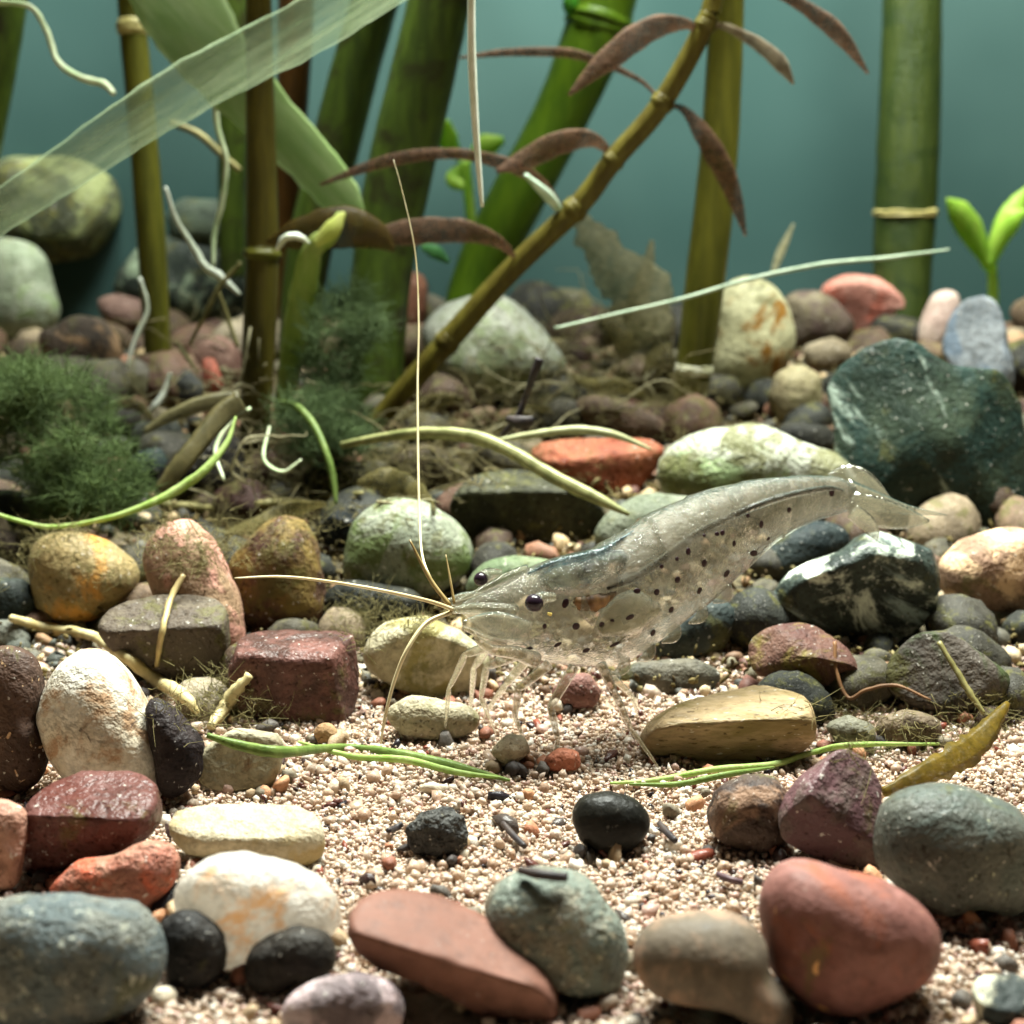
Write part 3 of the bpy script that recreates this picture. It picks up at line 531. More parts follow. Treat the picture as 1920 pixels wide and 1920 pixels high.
# ---- loose gravel between them: single small pebbles, then the uncountable rest
PAL = [(110,84,64),(140,100,78),(160,126,92),(92,88,76),(72,74,66),(190,164,124),(120,112,90),(96,62,52),(206,184,148),(60,58,50)]
PN = ['brown','reddish','tan','grey','dark grey','sand-coloured','grey-green','maroon','cream','black']
PM = [sm(c, tuple(int(x*.78) for x in c), film=.35, scale=1.1, bump=.3) for c in PAL]
PV = []
for k in range(8):
    D, F = ico(3); q = np.array([rnd.uniform(.8, 1.2), rnd.uniform(.75, 1.1), rnd.uniform(.6, .85)])
    V = D*q
    V = np.array([v*(1+.16*noise.fractal((v[0]*1.2+k*9, v[1]*1.2, v[2]*1.2), .8, 2, 3)) for v in V])
    PV.append((V, F))
PMESH = {}
def free(p, r):
    for c, a, b in STONES:
        if (p-c).length < (a+b)/2*.75+r*.4: return False
    return True
import re
def short(l): return re.split(r" (?:in|at|behind|left|right|under|beneath|above|below|beside|between|with|touching|cut|lying|tapering|standing|leaning|alone|propped|half|crossed|peeping|just|stained|crusted|over|near)\b", l)[0]
SHORT = {}
for q in STONE_OBJ: SHORT.setdefault(short(q['label']), []).append(q)
KEYS = [(k, v[0]) for k, v in SHORT.items() if len(v) == 1]
def beside(p):
    k, q = min(KEYS, key=lambda e: (e[1].location-p).length)
    d = p-q.location
    w = ('right of' if d.x > 0 else 'left of') if abs(d.x) > abs(d.y)*.8 else ('behind' if d.y > 0 else 'in front of')
    return w+' the '+k
cnt = 0; tries = 0; placed = []; LOOSE = []
while cnt < 290 and tries < 14000:
    tries += 1
    y = 12.6+13*rnd.random()**1.15; x = rnd.uniform(-.39, .39)*y
    if y < 14.2 and -1.5 < x < 2.2: continue
    r = rnd.choice((.16, .22, .28, .36, .46))*rnd.uniform(.85, 1.2)*(1+.02*(y-13)); p = Vector((x, y, gh(x, y)+r*.3))
    if not free(p, r) or any((p-q).length < (r+s)*.72 for q, s in placed): continue
    placed.append((p, r)); ci = rnd.choice((0,0,1,2,3,3,4,4,5,6,6,7,8,9,9)); vi = rnd.randrange(8)
    if (vi, ci) not in PMESH:
        me = mesh('gravel_pebble', PV[vi][0], PV[vi][1]); me.materials.append(PM[ci]); me.polygons.foreach_set('use_smooth', [True]*len(me.polygons)); PMESH[(vi, ci)] = me
    o = bpy.data.objects.new('gravel_pebble', PMESH[(vi, ci)]); C.objects.link(o)
    o.location = p; o.scale = (r, r, r); o.rotation_euler = (rnd.uniform(-.5, .5), rnd.uniform(-.5, .5), rnd.uniform(0, 6.3))
    tag(o, 'small %s gravel pebble %s' % (PN[ci], beside(p)), 'pebble', 'small gravel pebbles filling the bed between the big stones'); cnt += 1; LOOSE.append((o, r))

def grains(name, label, spots, base, mat, jag=.2, smooth=True):
    """spots: (x, y, z, size, colour, stretch); one mesh of many tiny solid grains"""
    D, F = base; nv = len(D); F = np.array(F); rng = np.random.default_rng(4)
    n = len(spots); VV = np.zeros((n*nv, 3)); CC = np.ones((n*nv, 4)); FF = np.zeros((n*len(F), 3), int)
    for i, (x, y, z, r, c, e) in enumerate(spots):
        A = rng.normal(size=(3, 3)); Q, _ = np.linalg.qr(A)
        sc = np.array([e, 1, rng.uniform(.6, 1)])*r
        VV[i*nv:(i+1)*nv] = ((D*(1+rng.uniform(-jag, jag, (nv, 1))))*sc)@Q + (x, y, z)
        CC[i*nv:(i+1)*nv, :3] = c; FF[i*len(F):(i+1)*len(F)] = F+i*nv
    me = bpy.data.meshes.new(name)
    me.vertices.add(n*nv); me.vertices.foreach_set('co', VV.ravel())
    me.loops.add(FF.size); me.loops.foreach_set('vertex_index', FF.ravel())
    me.polygons.add(len(FF)); me.polygons.foreach_set('loop_start', np.arange(0, FF.size, 3)); me.update()
    ca = me.color_attributes.new('grain', 'FLOAT_COLOR', 'POINT'); ca.data.foreach_set('color', CC.ravel())
    o = link(name, me, mat, None, smooth); tag(o, label, kind='stuff'); return o
SC = [tuple(.88*x for x in lin(c)) for c in [(224,200,176),(230,208,186),(216,188,162),(236,222,204),(240,230,216),(222,188,172),(204,172,146),(228,206,186),(214,186,162)]]
DK = [lin(c) for c in [(70,52,48),(50,44,48),(110,70,62),(150,84,66),(90,80,74)]]
sp_ = []
CEN = np.array([c[:] for c, a, b in STONES]); RAD = np.array([(a*.5+b*.5)*.8 for c, a, b in STONES])
rg = np.random.default_rng(12); GYS = rg.uniform(7.1, 14.2, 82000); GXS = rg.uniform(-.385, .385, 82000)*GYS; GP = np.column_stack([GXS, GYS, np.interp(GYS, GY, GZ)])
keep = np.ones(len(GP), bool)
for c, q in zip(CEN, RAD): keep &= ((GP-c)**2).sum(1) > q*q
for x, y, z in GP[keep].tolist():
    r = min(.07, .0108*math.exp(rnd.gauss(.2, .52)))
    dark = rnd.random() < .035
    sp_.append((x, y, gh(x, y)+rnd.uniform(-.03, .008)+r*.25, r*(1.2 if dark else 1), rnd.choice(DK) if dark else rnd.choice(SC), rnd.choice((1, 1.2, 1.5)) if not dark else rnd.choice((1.2, 1.8, 2.6))))
grains('sand', 'pale peach sand grains covering the front of the bed', sp_, ico(1), attr_mat('sand_grains', .25, .35, 1.45), .34, False)
sp_ = []
for k in range(4900):
    y = rnd.uniform(13.2, 25.9); x = rnd.uniform(-.37, .37)*y*1.05
    r = .03*math.exp(rnd.gauss(.35, .5))*(1+.05*(y-13))
    c = np.array(lin(rnd.choice(PAL)))*rnd.uniform(.7, 1.1)
    sp_.append((x, y, gh(x, y)+rnd.uniform(-.02, .05), min(r, .16), tuple(c), rnd.choice((1, 1.2, 1.4))))
CH = [(222,190,150),(232,216,190),(206,150,110),(150,96,74),(96,88,80),(70,62,58),(176,150,118),(190,128,96),(130,118,98)]
for k in range(320):                               # chips strewn over the front sand, thicker round the feet of the stones
    if k % 3: 
        c, a, b = rnd.choice([q for q in STONES if q[0].y < 14]); t = rnd.uniform(0, 6.28); x = c.x+math.cos(t)*a*rnd.uniform(.95, 1.5); y = c.y+math.sin(t)*b*rnd.uniform(.9, 1.6)
    else: y = rnd.uniform(7.3, 13.6); x = rnd.uniform(-.36, .36)*y
    r = rnd.uniform(.03, .075); sp_.append((x, y, gh(x, y)+r*.35, r, tuple(np.array(lin(rnd.choice(CH)))*.75), rnd.choice((1, 1.3, 1.7))))
grains('fine_gravel', 'fine brown and grey gravel filling gaps between stones', sp_, ico(2), attr_mat('fine_gravel', .6, 0, 1.35))

# ------------------------------------------------------------------ plants
M_olive = plant_mat('stem_olive', (122, 120, 42), (94, 94, 34), transl=.25, rough=.35)
M_brown = plant_mat('stem_brown', (110, 100, 38), (84, 76, 32), transl=.2, rough=.35)
M_dgreen = plant_mat('stem_dark_green', (88, 108, 36), (62, 78, 28), transl=.25, dark=(50, 52, 24))
M_green = plant_mat('stem_green', (112, 146, 30), (88, 122, 26), transl=.4)
M_moss = plant_mat('stem_mossy', (78, 92, 34), (58, 76, 28), transl=.2, dark=(44, 60, 22), bump=.8)
M_yel = plant_mat('stem_yellow', (134, 124, 50), (104, 92, 36), transl=.3, stretch=(1, 1, .3))
M_node = plain('stem_node', (196, 184, 120), .5, (150, 140, 80), 5)
M_nodew = plain('stem_node_white', (226, 224, 200), .5, (190, 188, 150), 5)
M_crown = plant_mat('crown_leaf', (92, 120, 44), (70, 98, 36), transl=.35, stretch=(1, 1, 1))  # for the added leaves that cast shade from out of view
def stem(label, pts, wpx, mat, nodes=(), nodemat=None, name='plant_stem', seg=14, wob=.03, sd=1, crown=0):
    """pts: (u, v, depth) top to bottom; last point is the foot in the bed"""
    P = Pts(pts); foot = P[-1].copy(); root = empty(name, foot); tag(root, label, 'plant stem')
    P.insert(0, P[0]+(P[0]-P[1]).normalized()*4.0); pts = [pts[0]]+list(pts)
    if not np.isscalar(wpx): wpx = [wpx[0]*.9]+list(wpx)
    rr = random.Random(sd*31)
    for q in range(crown):                         # unseen leafy tops, added above the frame to shade the bed
        b = P[0]+(P[1]-P[0])*(.12+.55*(q//4)/max(1, crown/4)); a = q*1.57+rr.uniform(-.4, .4); d = Vector((math.cos(a), math.sin(a), 0)); L = rr.uniform(2.0, 3.0)
        link('leaf', sweep('leaf', [b, b+d*L*.3+Vector((0, 0, .35)), b+d*L*.7+Vector((0, 0, .3)), b+d*L+Vector((0, 0, -.2))], [.15, .75, .8, .05], .04, 8, 5, .04, view=Vector((0, 0, 1)), origin=foot, cup=.2), M_crown, root)
    w = [ (wpx if np.isscalar(wpx) else wpx[i])*cmpx(p) for i, p in enumerate(P)]
    P.append(foot+Vector((0, 0, -.4))); w.append(w[-1])
    link('stalk', sweep('stalk', P, w, None, seg, 8, wob, origin=foot, sd=sd), mat, root)
    R = spline(np.column_stack([np.array([tuple(p) for p in P]), w]), 40)
    for (v, k, hpx) in nodes:                      # swollen rings where leaves once grew
        i = min(range(len(R)), key=lambda q: abs((960-FPX*((Vector(R[q, :3])-CAM).dot(UP))/((Vector(R[q, :3])-CAM).dot(FW)))-v)); best = R[i]
        T = Vector(R[min(i+2, len(R)-1), :3]-R[max(i-2, 0), :3]).normalized(); c = Vector(best[:3]); ww = best[3]; h = hpx*cmpx(c)
        link('node', sweep('node', [c-T*h, c-T*h*.5, c, c+T*h*.5, c+T*h], [ww*.92, ww*(1+.6*(k-1)), ww*k, ww*(1+.6*(k-1)), ww*.92], None, seg, 4, .12, origin=foot, sd=sd+3), nodemat or mat, root)
    return root, foot
def leaf_on(root, foot, pts, wpx, mat, thk=.03, name='leaf', cup=.3, twist=0.0, label=None):
    P = Pts(pts); w = [(wpx[i])*cmpx(p) for i, p in enumerate(P)]
    o = link(name, sweep(name, P, w, [max(min(thk, x), .006) for x in w], 10, 7, .12, twist=twist, origin=foot, cup=cup, sd=int(pts[0][0])), mat, root)
    if label: o['label'] = label
    return o
def gy(u, v): return ground(u, v).y
yA, yB, yE, yF = gy(300, 740), gy(478, 868), gy(690, 815), gy(1288, 800)
stem('thin olive stem at left with a yellow cut node near its top', [(243,-40,yA+.2),(250,60,yA+.2),(268,250,yA+.1),(285,470,yA),(300,740,yA)], [50,52,52,54,48], M_olive, [(52, 1.22, 18)], M_node, sd=1, crown=4)
stem('dark brown-green stem left of centre with one ringed node', [(484,-40,yB+.2),(488,200,yB+.1),(492,470,yB),(484,680,yB),(476,868,yB)], [48,54,62,62,54], M_brown, [(478, 1.2, 14)], M_olive, sd=2, crown=6)
stem('olive stem at the top left corner', [(20,-60,22.5),(0,80,22.6),(-30,240,22.8),(-70,440,23)], [76,76,76,70], M_dgreen, sd=3)
stem('blurred brown stem behind the pale green leaf', [(556,-60,23.2),(552,120,23.2),(540,300,23.3),(530,480,23.4),(525,640,23.4)], [66,62,58,54,50], plant_mat('stem_rust', (110, 74, 28), (84, 58, 24)), sd=4, crown=0)
stem('slanting dark green stem behind the thick one', [(722,-60,22.6),(672,110,22.6),(625,290,22.6),(580,470,22.5),(560,640,22.4)], [86,90,90,84,76], M_dgreen, sd=5, crown=5)
stem('thick dark green stem left of the white hanging root', [(838,-60,21),(800,110,21),(750,320,21),(715,520,20.8),(705,740,20.5)], [116,120,124,112,100], M_dgreen, sd=6, crown=6)
stem('blurred black-green stem behind the two left stems', [(445,-60,24.8),(440,120,24.8),(436,300,24.8),(436,470,24.8)], [64,58,54,50], M_dgreen, sd=16, crown=0)
rD, fD = stem('bright green slanting stem behind the red-leaved one', [(1150,-60,23.2),(1110,80,23.2),(1045,230,23.2),(965,380,23.1),(900,510,23),(870,620,22.8)], [116,118,104,104,96,88], M_green, [(40, 1.05, 30)], M_green, sd=7, crown=0)
leaf_on(rD, fD, [(1078,40,23),(1070,10,22.9),(1074,-30,22.9)], [10,30,8], plant_mat('bud_green', (120, 200, 70), (90, 180, 60), transl=.5), name='bud')
stem('olive stem right of centre with a white ring near its foot', [(1365,-60,yF+.2),(1358,120,yF+.2),(1345,320,yF+.1),(1318,560,yF),(1288,800,yF)], [64,68,72,74,60], M_olive, [(692, 1.08, 13)], M_nodew, sd=8, crown=4)
stem('thick mottled green stem at right with a pale yellow ring', [(1712,-60,24.3),(1708,120,24.3),(1702,300,24.3),(1694,460,24.3),(1690,600,24.2)], [106,112,116,112,98], M_moss, [(400, 1.03, 12)], M_node, sd=9)
# slanting stem with narrow reddish leaves
M_red = plant_mat('leaf_red', (150, 112, 84), (112, 84, 62), alpha=.74, transl=.5, rough=.6, stretch=(1, 1, 1), scale=2.5, bump=.5)
M_redg = plant_mat('leaf_grey_red', (180, 164, 132), (140, 118, 92), alpha=.8, transl=.45, rough=.6, stretch=(1, 1, 1))
rE, fE = stem('slanting yellow-green stem with narrow reddish-brown leaves', [(1352,-50,yE-.6),(1325,40,yE-.6),(1240,195,yE-.5),(1150,300,yE-.4),(1085,385,yE-.3),(960,505,yE-.2),(835,645,yE-.1),(690,815,yE)],
              [36,38,40,40,42,42,44,38], M_yel, [(48, 1.12, 12), (192, 1.16, 16), (300, 1.12, 12), (392, 1.2, 18), (640, 1.12, 18)], M_yel, sd=10)
y = yE-.6
leaf_on(rE, fE, [(1312,66,y),(1285,45,y-.1),(1220,55,y-.2),(1140,110,y-.3),(1066,178,y-.3)], [8,22,46,44,6], M_red, thk=.012, cup=.12, twist=.5)
leaf_on(rE, fE, [(1340,48,y),(1365,52,y-.1),(1420,82,y-.2),(1462,118,y-.3),(1488,158,y-.3)], [8,14,24,28,5], M_redg, thk=.014, cup=.1, label='greyish narrow leaf')
leaf_on(rE, fE, [(1352,-45,y),(1420,-30,y-.1),(1500,8,y-.1),(1570,62,y-.2),(1628,138,y-.2)], [8,14,24,32,5], M_red, thk=.012, cup=.12, twist=.5)
leaf_on(rE, fE, [(1248,196,y+.1),(1285,208,y),(1330,270,y-.1),(1372,355,y-.1),(1398,442,y-.1)], [6,16,40,34,5], M_red, thk=.012, cup=.12, twist=.5)
leaf_on(rE, fE, [(1232,180,y+.1),(1190,145,y+.2),(1080,102,y+.4),(960,98,y+.6),(862,108,y+.7)], [6,10,18,16,5], M_red, thk=.012, cup=.12, twist=.5)
leaf_on(rE, fE, [(1150,292,y+.2),(1110,262,y+.1),(1050,268,y),(990,295,y),(930,322,y-.1)], [6,30,44,40,8], M_red, thk=.012, cup=.12, twist=.5)
leaf_on(rE, fE, [(1048,392,y+.3),(1010,340,y+.1),(950,308,y),(850,288,y-.1),(730,300,y-.2),(600,346,y-.3)], [20,22,26,20,24,6], M_red, thk=.012, cup=.12, twist=.5)
leaf_on(rE, fE, [(972,488,y+.3),(930,452,y+.2),(860,432,y+.1),(760,436,y),(660,452,y-.1)], [6,24,44,48,10], M_red, thk=.012, cup=.12, twist=.5)
leaf_on(rE, fE, [(1050,395,y+.28),(1025,365,y+.05),(985,328,y-.1)], [14,20,8], plain('petiole', (206, 226, 200), .3, (170, 200, 170)), thk=.05, name='petiole')
# long pale ribbon leaf and the broad pale green leaf
def ribbon(name, label, cat, pts, wpx, mat, thk=.02, cup=.15, twist=0, seg=12, wob=.09):
    P = Pts(pts); f = P[-1].copy(); w = [wpx[i]*cmpx(p) for i, p in enumerate(P)]
    o = link(name, sweep(name, P, w, thk, seg, 8, wob, twist=twist, origin=f, cup=cup, sd=int(abs(pts[0][0]))), mat); o.location = f
    return tag(o, label, cat)
M_rib = plant_mat('ribbon_pale', (182, 198, 160), (146, 166, 128), alpha=.40, transl=.5, rough=.45, stretch=(.06, 1, 1.6), scale=2.8, ang=31, avar=.26)
ribbon('ribbon_leaf', 'translucent grey-green ribbon leaf slanting across the upper left', 'leaf', [(820,-90,16.8),(690,-15,16.7),(560,60,16.6),(400,140,16.5),(270,215,16.4),(130,310,16.3),(10,390,16.2),(-120,480,16.1)], [100,100,102,102,96,84,76,72], M_rib, twist=.3)
M_pg = plant_mat('broad_pale', (212, 232, 168), (176, 208, 130), alpha=.86, transl=.55, stretch=(.10, 1, 1.6), scale=1.4, ang=-47)
ribbon('broad_leaf', 'broad pale green leaf hanging behind the dark brown stem', 'leaf', [(290,-70,19.6),(350,30,19.4),(420,130,19.3),(500,215,19.4),(580,300,19.5),(640,370,19.6),(680,420,19.7)], [150,160,128,108,92,76,20], M_pg, .03, .10)
ribbon('brown_leaf', 'brown decaying leaf drooping beside the curled green shoot', 'leaf', [(500,455,18.4),(560,440,18.3),(640,425,18.3),(700,440,18.4),(740,470,18.5)], [10,60,80,60,8], plant_mat('leaf_decay', (104, 84, 34), (84, 70, 34), alpha=.75, transl=.4, scale=3), .03, .3)
rS = empty('curled_shoot', at(535, 780, 18.6)); tag(rS, 'curled bright green shoot with painted yellow highlight at tip beside the dark brown stem', 'plant shoot'); f = rS.location.copy()
M_shoot = plant_mat('shoot_green', (214, 228, 140), (180, 206, 104), transl=.4); M_tip = plant_mat('shoot_tip', (240, 244, 150), (220, 230, 120), transl=.4)
leaf_on(rS, f, [(640,400,18.3),(618,440,18.25),(585,470,18.3),(570,540,18.4),(552,640,18.5),(528,780,18.6)], [16,34,40,50,46,34], M_shoot, .12, 'shoot', 0)
leaf_on(rS, f, [(645,398,18.2),(622,430,18.15),(592,458,18.15)], [8,34,16], M_tip, .10, 'tip', 0)  # paler strip laid on as the yellow highlight of the shoot
# sprouts
M_lime = plant_mat('sprout_lime', (214, 246, 110), (180, 232, 84), transl=.6, rough=.35)
def sprout(label, foot, leaves, stemw):
    root = empty('sprout', at(*foot)); tag(root, label, 'sprout'); f = root.location.copy()
    for i, (pts, w) in enumerate(leaves): leaf_on(root, f, pts, w, M_lime, .04, 'leaf', .35)
    leaf_on(root, f, stemw, [20]*len(stemw), M_lime, .15, 'stalk', 0)
sprout('bright lime green sprout behind the blue-grey stone at right', (1860,600,24.6),
       [([(1852,500,24.4),(1830,450,24.3),(1800,400,24.2),(1775,372,24.2)], [14,44,46,5]), ([(1862,490,24.5),(1880,430,24.5),(1905,385,24.6),(1925,350,24.7)], [14,40,38,4]),
        ([(1858,500,24.3),(1872,450,24.2),(1900,410,24.1),(1930,395,24.1)], [12,36,38,4]), ([(1850,505,24.6),(1838,470,24.7),(1815,440,24.8)], [10,24,8])],
       [(1858,490,24.45),(1862,540,24.5),(1860,600,24.6)])
sprout('small bright green sprout between the thick stems at back', (890,470,24.4),
       [([(862,300,24.4),(840,262,24.3),(838,225,24.2)], [12,40,10]), ([(880,300,24.4),(910,275,24.3),(945,262,24.3)], [12,44,14]), ([(868,305,24.4),(850,335,24.3),(868,352,24.2)], [10,30,14])],
       [(872,300,24.4),(880,380,24.4),(890,470,24.4)])
ribbon('fallen_leaf', 'small mint green leaf behind the slanting stem foot', 'leaf', [(790,462,22),(815,472,21.9),(842,492,21.9)], [10,26,8], plant_mat('mint', (130, 200, 120), (110, 180, 110), transl=.5), .03)
# withered leaf
M_wit = plant_mat('withered', (222, 214, 170), (170, 164, 118), alpha=.6, transl=.5, scale=3, stretch=(1, 1, 1), bump=.8)
ribbon('withered_leaf', 'pale withered leaf leaning behind the slanting stem', 'leaf', [(1085,395,21.2),(1110,440,21.1),(1155,500,21),(1200,560,20.9),(1225,640,20.7)], [20,62,90,112,60], M_wit, .02, .3, twist=.8, wob=.45)
ribbon('withered_leaf', 'torn dead leaf scrap standing left of the right-hand stem', 'leaf', [(1222,450,21.4),(1215,500,21.3),(1195,560,21.2),(1180,600,21.1)], [8,24,36,14], M_wit, .02, .3, wob=.45)
ribbon('withered_leaf', 'thin dry leaf tip poking up above the cream egg stone', 'leaf', [(1488,420,24.2),(1465,470,24.1),(1448,515,24)], [4,16,8], M_wit, .03)

# ---- roots and threads
M_root = plain('root_white', (232, 236, 220), .35, (206, 214, 190), 3, 1.5)
M_rootg = plain('root_green_white', (178, 200, 150), .4, (206, 214, 176), 3)
M_roota = plain('root_olive', (142, 134, 84), .5, (110, 104, 60), 4)
M_blade = plant_mat('blade_lime', (208, 228, 146), (176, 208, 104), transl=.35)
M_bladed = plant_mat('blade_green', (150, 172, 92), (118, 144, 70), transl=.3)
bpy.context.view_layer.update(); DG = bpy.context.evaluated_depsgraph_get()
SHRIMP = {q.name for q in C.objects if q.parent is shrimp or (q.parent and q.parent.parent is shrimp)}
def surf(u, v, lift=.04):
    d = ray(u, v).normalized(); h = S.ray_cast(DG, CAM, d)
    for _ in range(12):                            # look past the shrimp's own feelers and body
        if h[0] and h[4].name in SHRIMP: h = S.ray_cast(DG, h[1]+d*.01, d)
        else: break
    return (h[1] if h[0] else ground(u, v))-d*lift+Vector((0, 0, lift*.5))
def strand(name, label, cat, pts, wpx, mat, thk=None, wob=.15, sub=8):
    P = list(pts) if isinstance(pts[0], Vector) else Pts(pts) if len(pts[0]) == 3 else [surf(u, v, .065) for u, v in pts]
    f = P[-1].copy(); w = [(wpx if np.isscalar(wpx) else wpx[i])*cmpx(p) for i, p in enumerate(P)]
    o = link(name, sweep(name, P, w, thk, 6, sub, wob, origin=f, sd=int(abs(pts[1][0])*7)), mat); o.location = f; return tag(o, label, cat)
strand('hanging_root', 'pale wavy root curving down from the top left corner', 'root', [(-20,2,19.4),(55,12,19.4),(88,60,19.4),(108,115,19.3),(150,145,19.2),(195,158,19.1),(214,176,19)], [11.2,11.2,11.2,12.0,13.6,14.4,9.6], M_rootg, wob=.35)
strand('hanging_root', 'thin white root hanging between the two left stems', 'root', [(412,120,19.8),(404,180,19.8),(408,240,19.8),(424,300,19.8),(418,370,19.8),(402,440,19.8),(400,500,19.7)], [8.0,12.8,10.4,10.4,10.4,9.6,6.4], M_rootg, wob=.35)
strand('hanging_root', 'bright white zigzag root behind the dark brown stem', 'root', [(310,350,19.6),(330,410,19.6),(362,462,19.6),(385,500,19.5),(412,518,19.5),(450,552,19.5)], [6.8,7.6,11.9,14.4,15.3,6.8], M_root, wob=.35)
strand('hanging_root', 'thin tan rootlet crossing the white zigzag root to the left', 'root', [(452,492,19.3),(410,540,19.3),(385,590,19.3),(355,645,19.4)], [8,9,9,6], M_roota)
strand('hanging_root', 'thin tan rootlet dropping right to the dark brown stem', 'root', [(408,545,19.4),(425,590,19.4),(445,650,19.3)], [8,9,8], M_roota)
strand('hanging_root', 'pale root looping down from the dark brown stem foot', 'root', [(470,765,16.9),(432,792,16.8),(404,845,16.6),(420,900,16.3)], [7,8,8,4], M_rootg, wob=.3)
strand('hanging_root', 'fine white root left of the thin left stem', 'root', [(262,520,20.2),(276,580,20.2),(252,640,20.1),(238,690,20)], [6,8,8,4], M_root, wob=.3)
strand('hanging_root', 'short bright white root beside the ringed node', 'root', [(518,470,18),(535,446,17.9),(560,444,17.9),(580,456,18)], [6,14,13,5], M_root, wob=.3)
strand('hanging_root', 'thin pale root dangling under the curled shoot', 'root', [(505,800,17),(495,860,16.7),(530,885,16.5),(565,862,16.5)], [6,7,7,4], M_rootg, wob=.3)
strand('hanging_root', 'thin tan rootlet left of the bright orange pebble', 'root', [(330,640,19.6),(352,672,19.5),(372,700,19.4)], [7,9,5], M_roota, wob=.3)
strand('hanging_root', 'straight white root hanging from the top over the thick stem', 'root', [(884,-40,15.2),(884,60,15.2),(886,140,15.2),(891,230,15.2),(898,320,15.2),(904,388,15.2)], [15,15,16,14,11,7], M_root, wob=.05)
strand('hanging_root', 'short white root fragment with bright tip at the thin stem foot', 'root', [(320,700,19.6),(308,735,19.5),(292,760,19.4),(272,780,19.4)], [8,11,13,5], M_root)
strand('hanging_root', 'faint grey-green thread stretched above the white algae stone', 'root', [(1040,616,18.2),(1150,590,18.4),(1280,560,18.6),(1400,525,18.8),(1540,496,19),(1660,484,19.2),(1780,468,19.4)], [6,6,7,8,9,8,4], plain('thread', (150, 168, 140), .4, (170, 184, 158)))
strand('hanging_root', 'fine tan runner sagging behind the blade at upper left', 'root', [(320,230,21.5),(370,250,21.5),(410,285,21.5),(450,320,21.5)], [14,14,14,12], M_roota)
strand('arching_root', 'arching olive root running down to the shrimp back', 'root', [(640,835,16.6),(720,820,16.3),(800,812,16),(890,820,15.8),(960,848,15.6),(1030,890,15.4),(1110,930,15.2),(1180,965,15.1)], [14,18,22,26,24,26,24,8], plain('arch_root', (150, 150, 100), .4, (112, 114, 70)), .05)
strand('arching_root', 'pale arched root above the bright orange stone', 'root', [(935,825,16.6),(1000,815,16.5),(1080,806,16.4),(1150,815,16.4),(1220,842,16.5)], [6,14,16,14,5], plain('arch_root_pale', (176, 178, 136), .35, (150, 150, 110)), .04)
strand('tan_root', 'olive tan root lying over the stones below the dark stem', 'root', [(300,950),(400,958),(500,950),(580,940),(680,930)], [14.4,16.0,14.4,12.8,8.0], M_roota, wob=0.5)
strand('curved_blade', 'bright lime curved blade sweeping from the stem to the left edge', 'blade', [(442,782,15.7),(425,830,15.5),(385,880,15.3),(330,920,15.2),(280,945,15.1),(200,972,15),(100,988,15),(30,975,15),(-30,955,15)], [4,11,16,18,14,10,9,8,6], M_blade, .04)
strand('curved_blade', 'thin green runner drooping from the curled shoot to the black cube', 'blade', [(525,752,17.2),(560,765,17),(590,800,16.8),(612,850,16.6),(625,900,16.5),(630,945,16.4)], [10,14,14,13,14,6], M_bladed, .05)
strand('bent_leaf', 'flat grey-brown dead leaf bent over beside the dark brown stem', 'leaf', [(455,755,16.3),(420,775,16.2),(380,820,16),(340,870,15.8),(300,920,15.7)], [50,42,36,36,24], plant_mat('dead_flat', (122, 112, 72), (98, 92, 60), alpha=.85, transl=.3), .04)
strand('bent_leaf', 'flat dead leaf arm reaching left from the dark brown stem foot', 'leaf', [(450,745,17.4),(390,755,17.3),(320,780,17.2),(270,810,17.1)], [26,32,24,10], plant_mat('dead_flat_two', (130, 122, 84), (100, 94, 62), alpha=.85, transl=.3), .04)
YB = gy(455, 1488)-.22
strand('sand_blade', 'thin green blade lying on sand left of the shrimp feet', 'blade', [at(388,1378,YB),at(450,1398,YB),at(530,1410,YB),surf(640,1408,.06),surf(740,1420,.06),surf(840,1442,.06),surf(955,1470,.06)], [10,20,22,14,20,22,6], M_bladed, .03)
strand('sand_blade', 'second green blade lying against the first on the sand', 'blade', [(560,1398),(660,1425),(760,1432),(860,1456),(945,1466)], [5,12,14,12,4], M_blade, .03)
strand('sand_blade', 'bright lime blade lying on sand from the tan stone to the right', 'blade', [(1145,1476),(1230,1470),(1340,1450),(1450,1440),(1530,1416),(1600,1404),(1760,1402)], [5,10,12,12,11,11,5], M_blade, .03)
strand('sand_blade', 'short green blade under the bright lime one', 'blade', [(1180,1478),(1270,1478),(1360,1460),(1450,1446)], [5,11,12,5], M_bladed, .03)
strand('yellow_leaf', 'curled yellow-olive dead leaf on the dark green-grey stone', 'leaf', [at(1655,1486,10.75),at(1720,1458,10.85),at(1780,1428,11.05),at(1830,1395,11.3),at(1862,1355,11.5),at(1890,1318,11.7)], [17.0,42.5,51.0,51.0,34.0,11.9], plant_mat('dead_yellow', (150, 124, 44), (116, 98, 36), alpha=.86, transl=.5, scale=4), .03, wob=0.5)
strand('pale_rootlet', 'pale beige root lying beside the white egg-shaped stone', 'root', [(20,1165),(90,1185),(170,1198),(230,1235),(290,1280),(340,1308),(372,1345)], [15.8,21.6,18.7,21.6,24.5,25.9,10.1], plain('beige_root', (214, 200, 150), .45, (184, 166, 112)), .08, wob=0.4)
strand('pale_rootlet', 'short beige rootlet crossing the grey-brown stone', 'root', [(345,1085),(320,1130),(305,1190),(294,1255)], [10.5,12.0,12.0,9.0], plain('beige_root_two', (190, 170, 116), .45, (160, 140, 96)), wob=0.4)
strand('pale_rootlet', 'thin beige root lying up the grey-brown stone near right edge', 'root', [(1760,1210),(1790,1260),(1820,1310),(1845,1345)], [9,11,12,8], M_roota, wob=0.4)
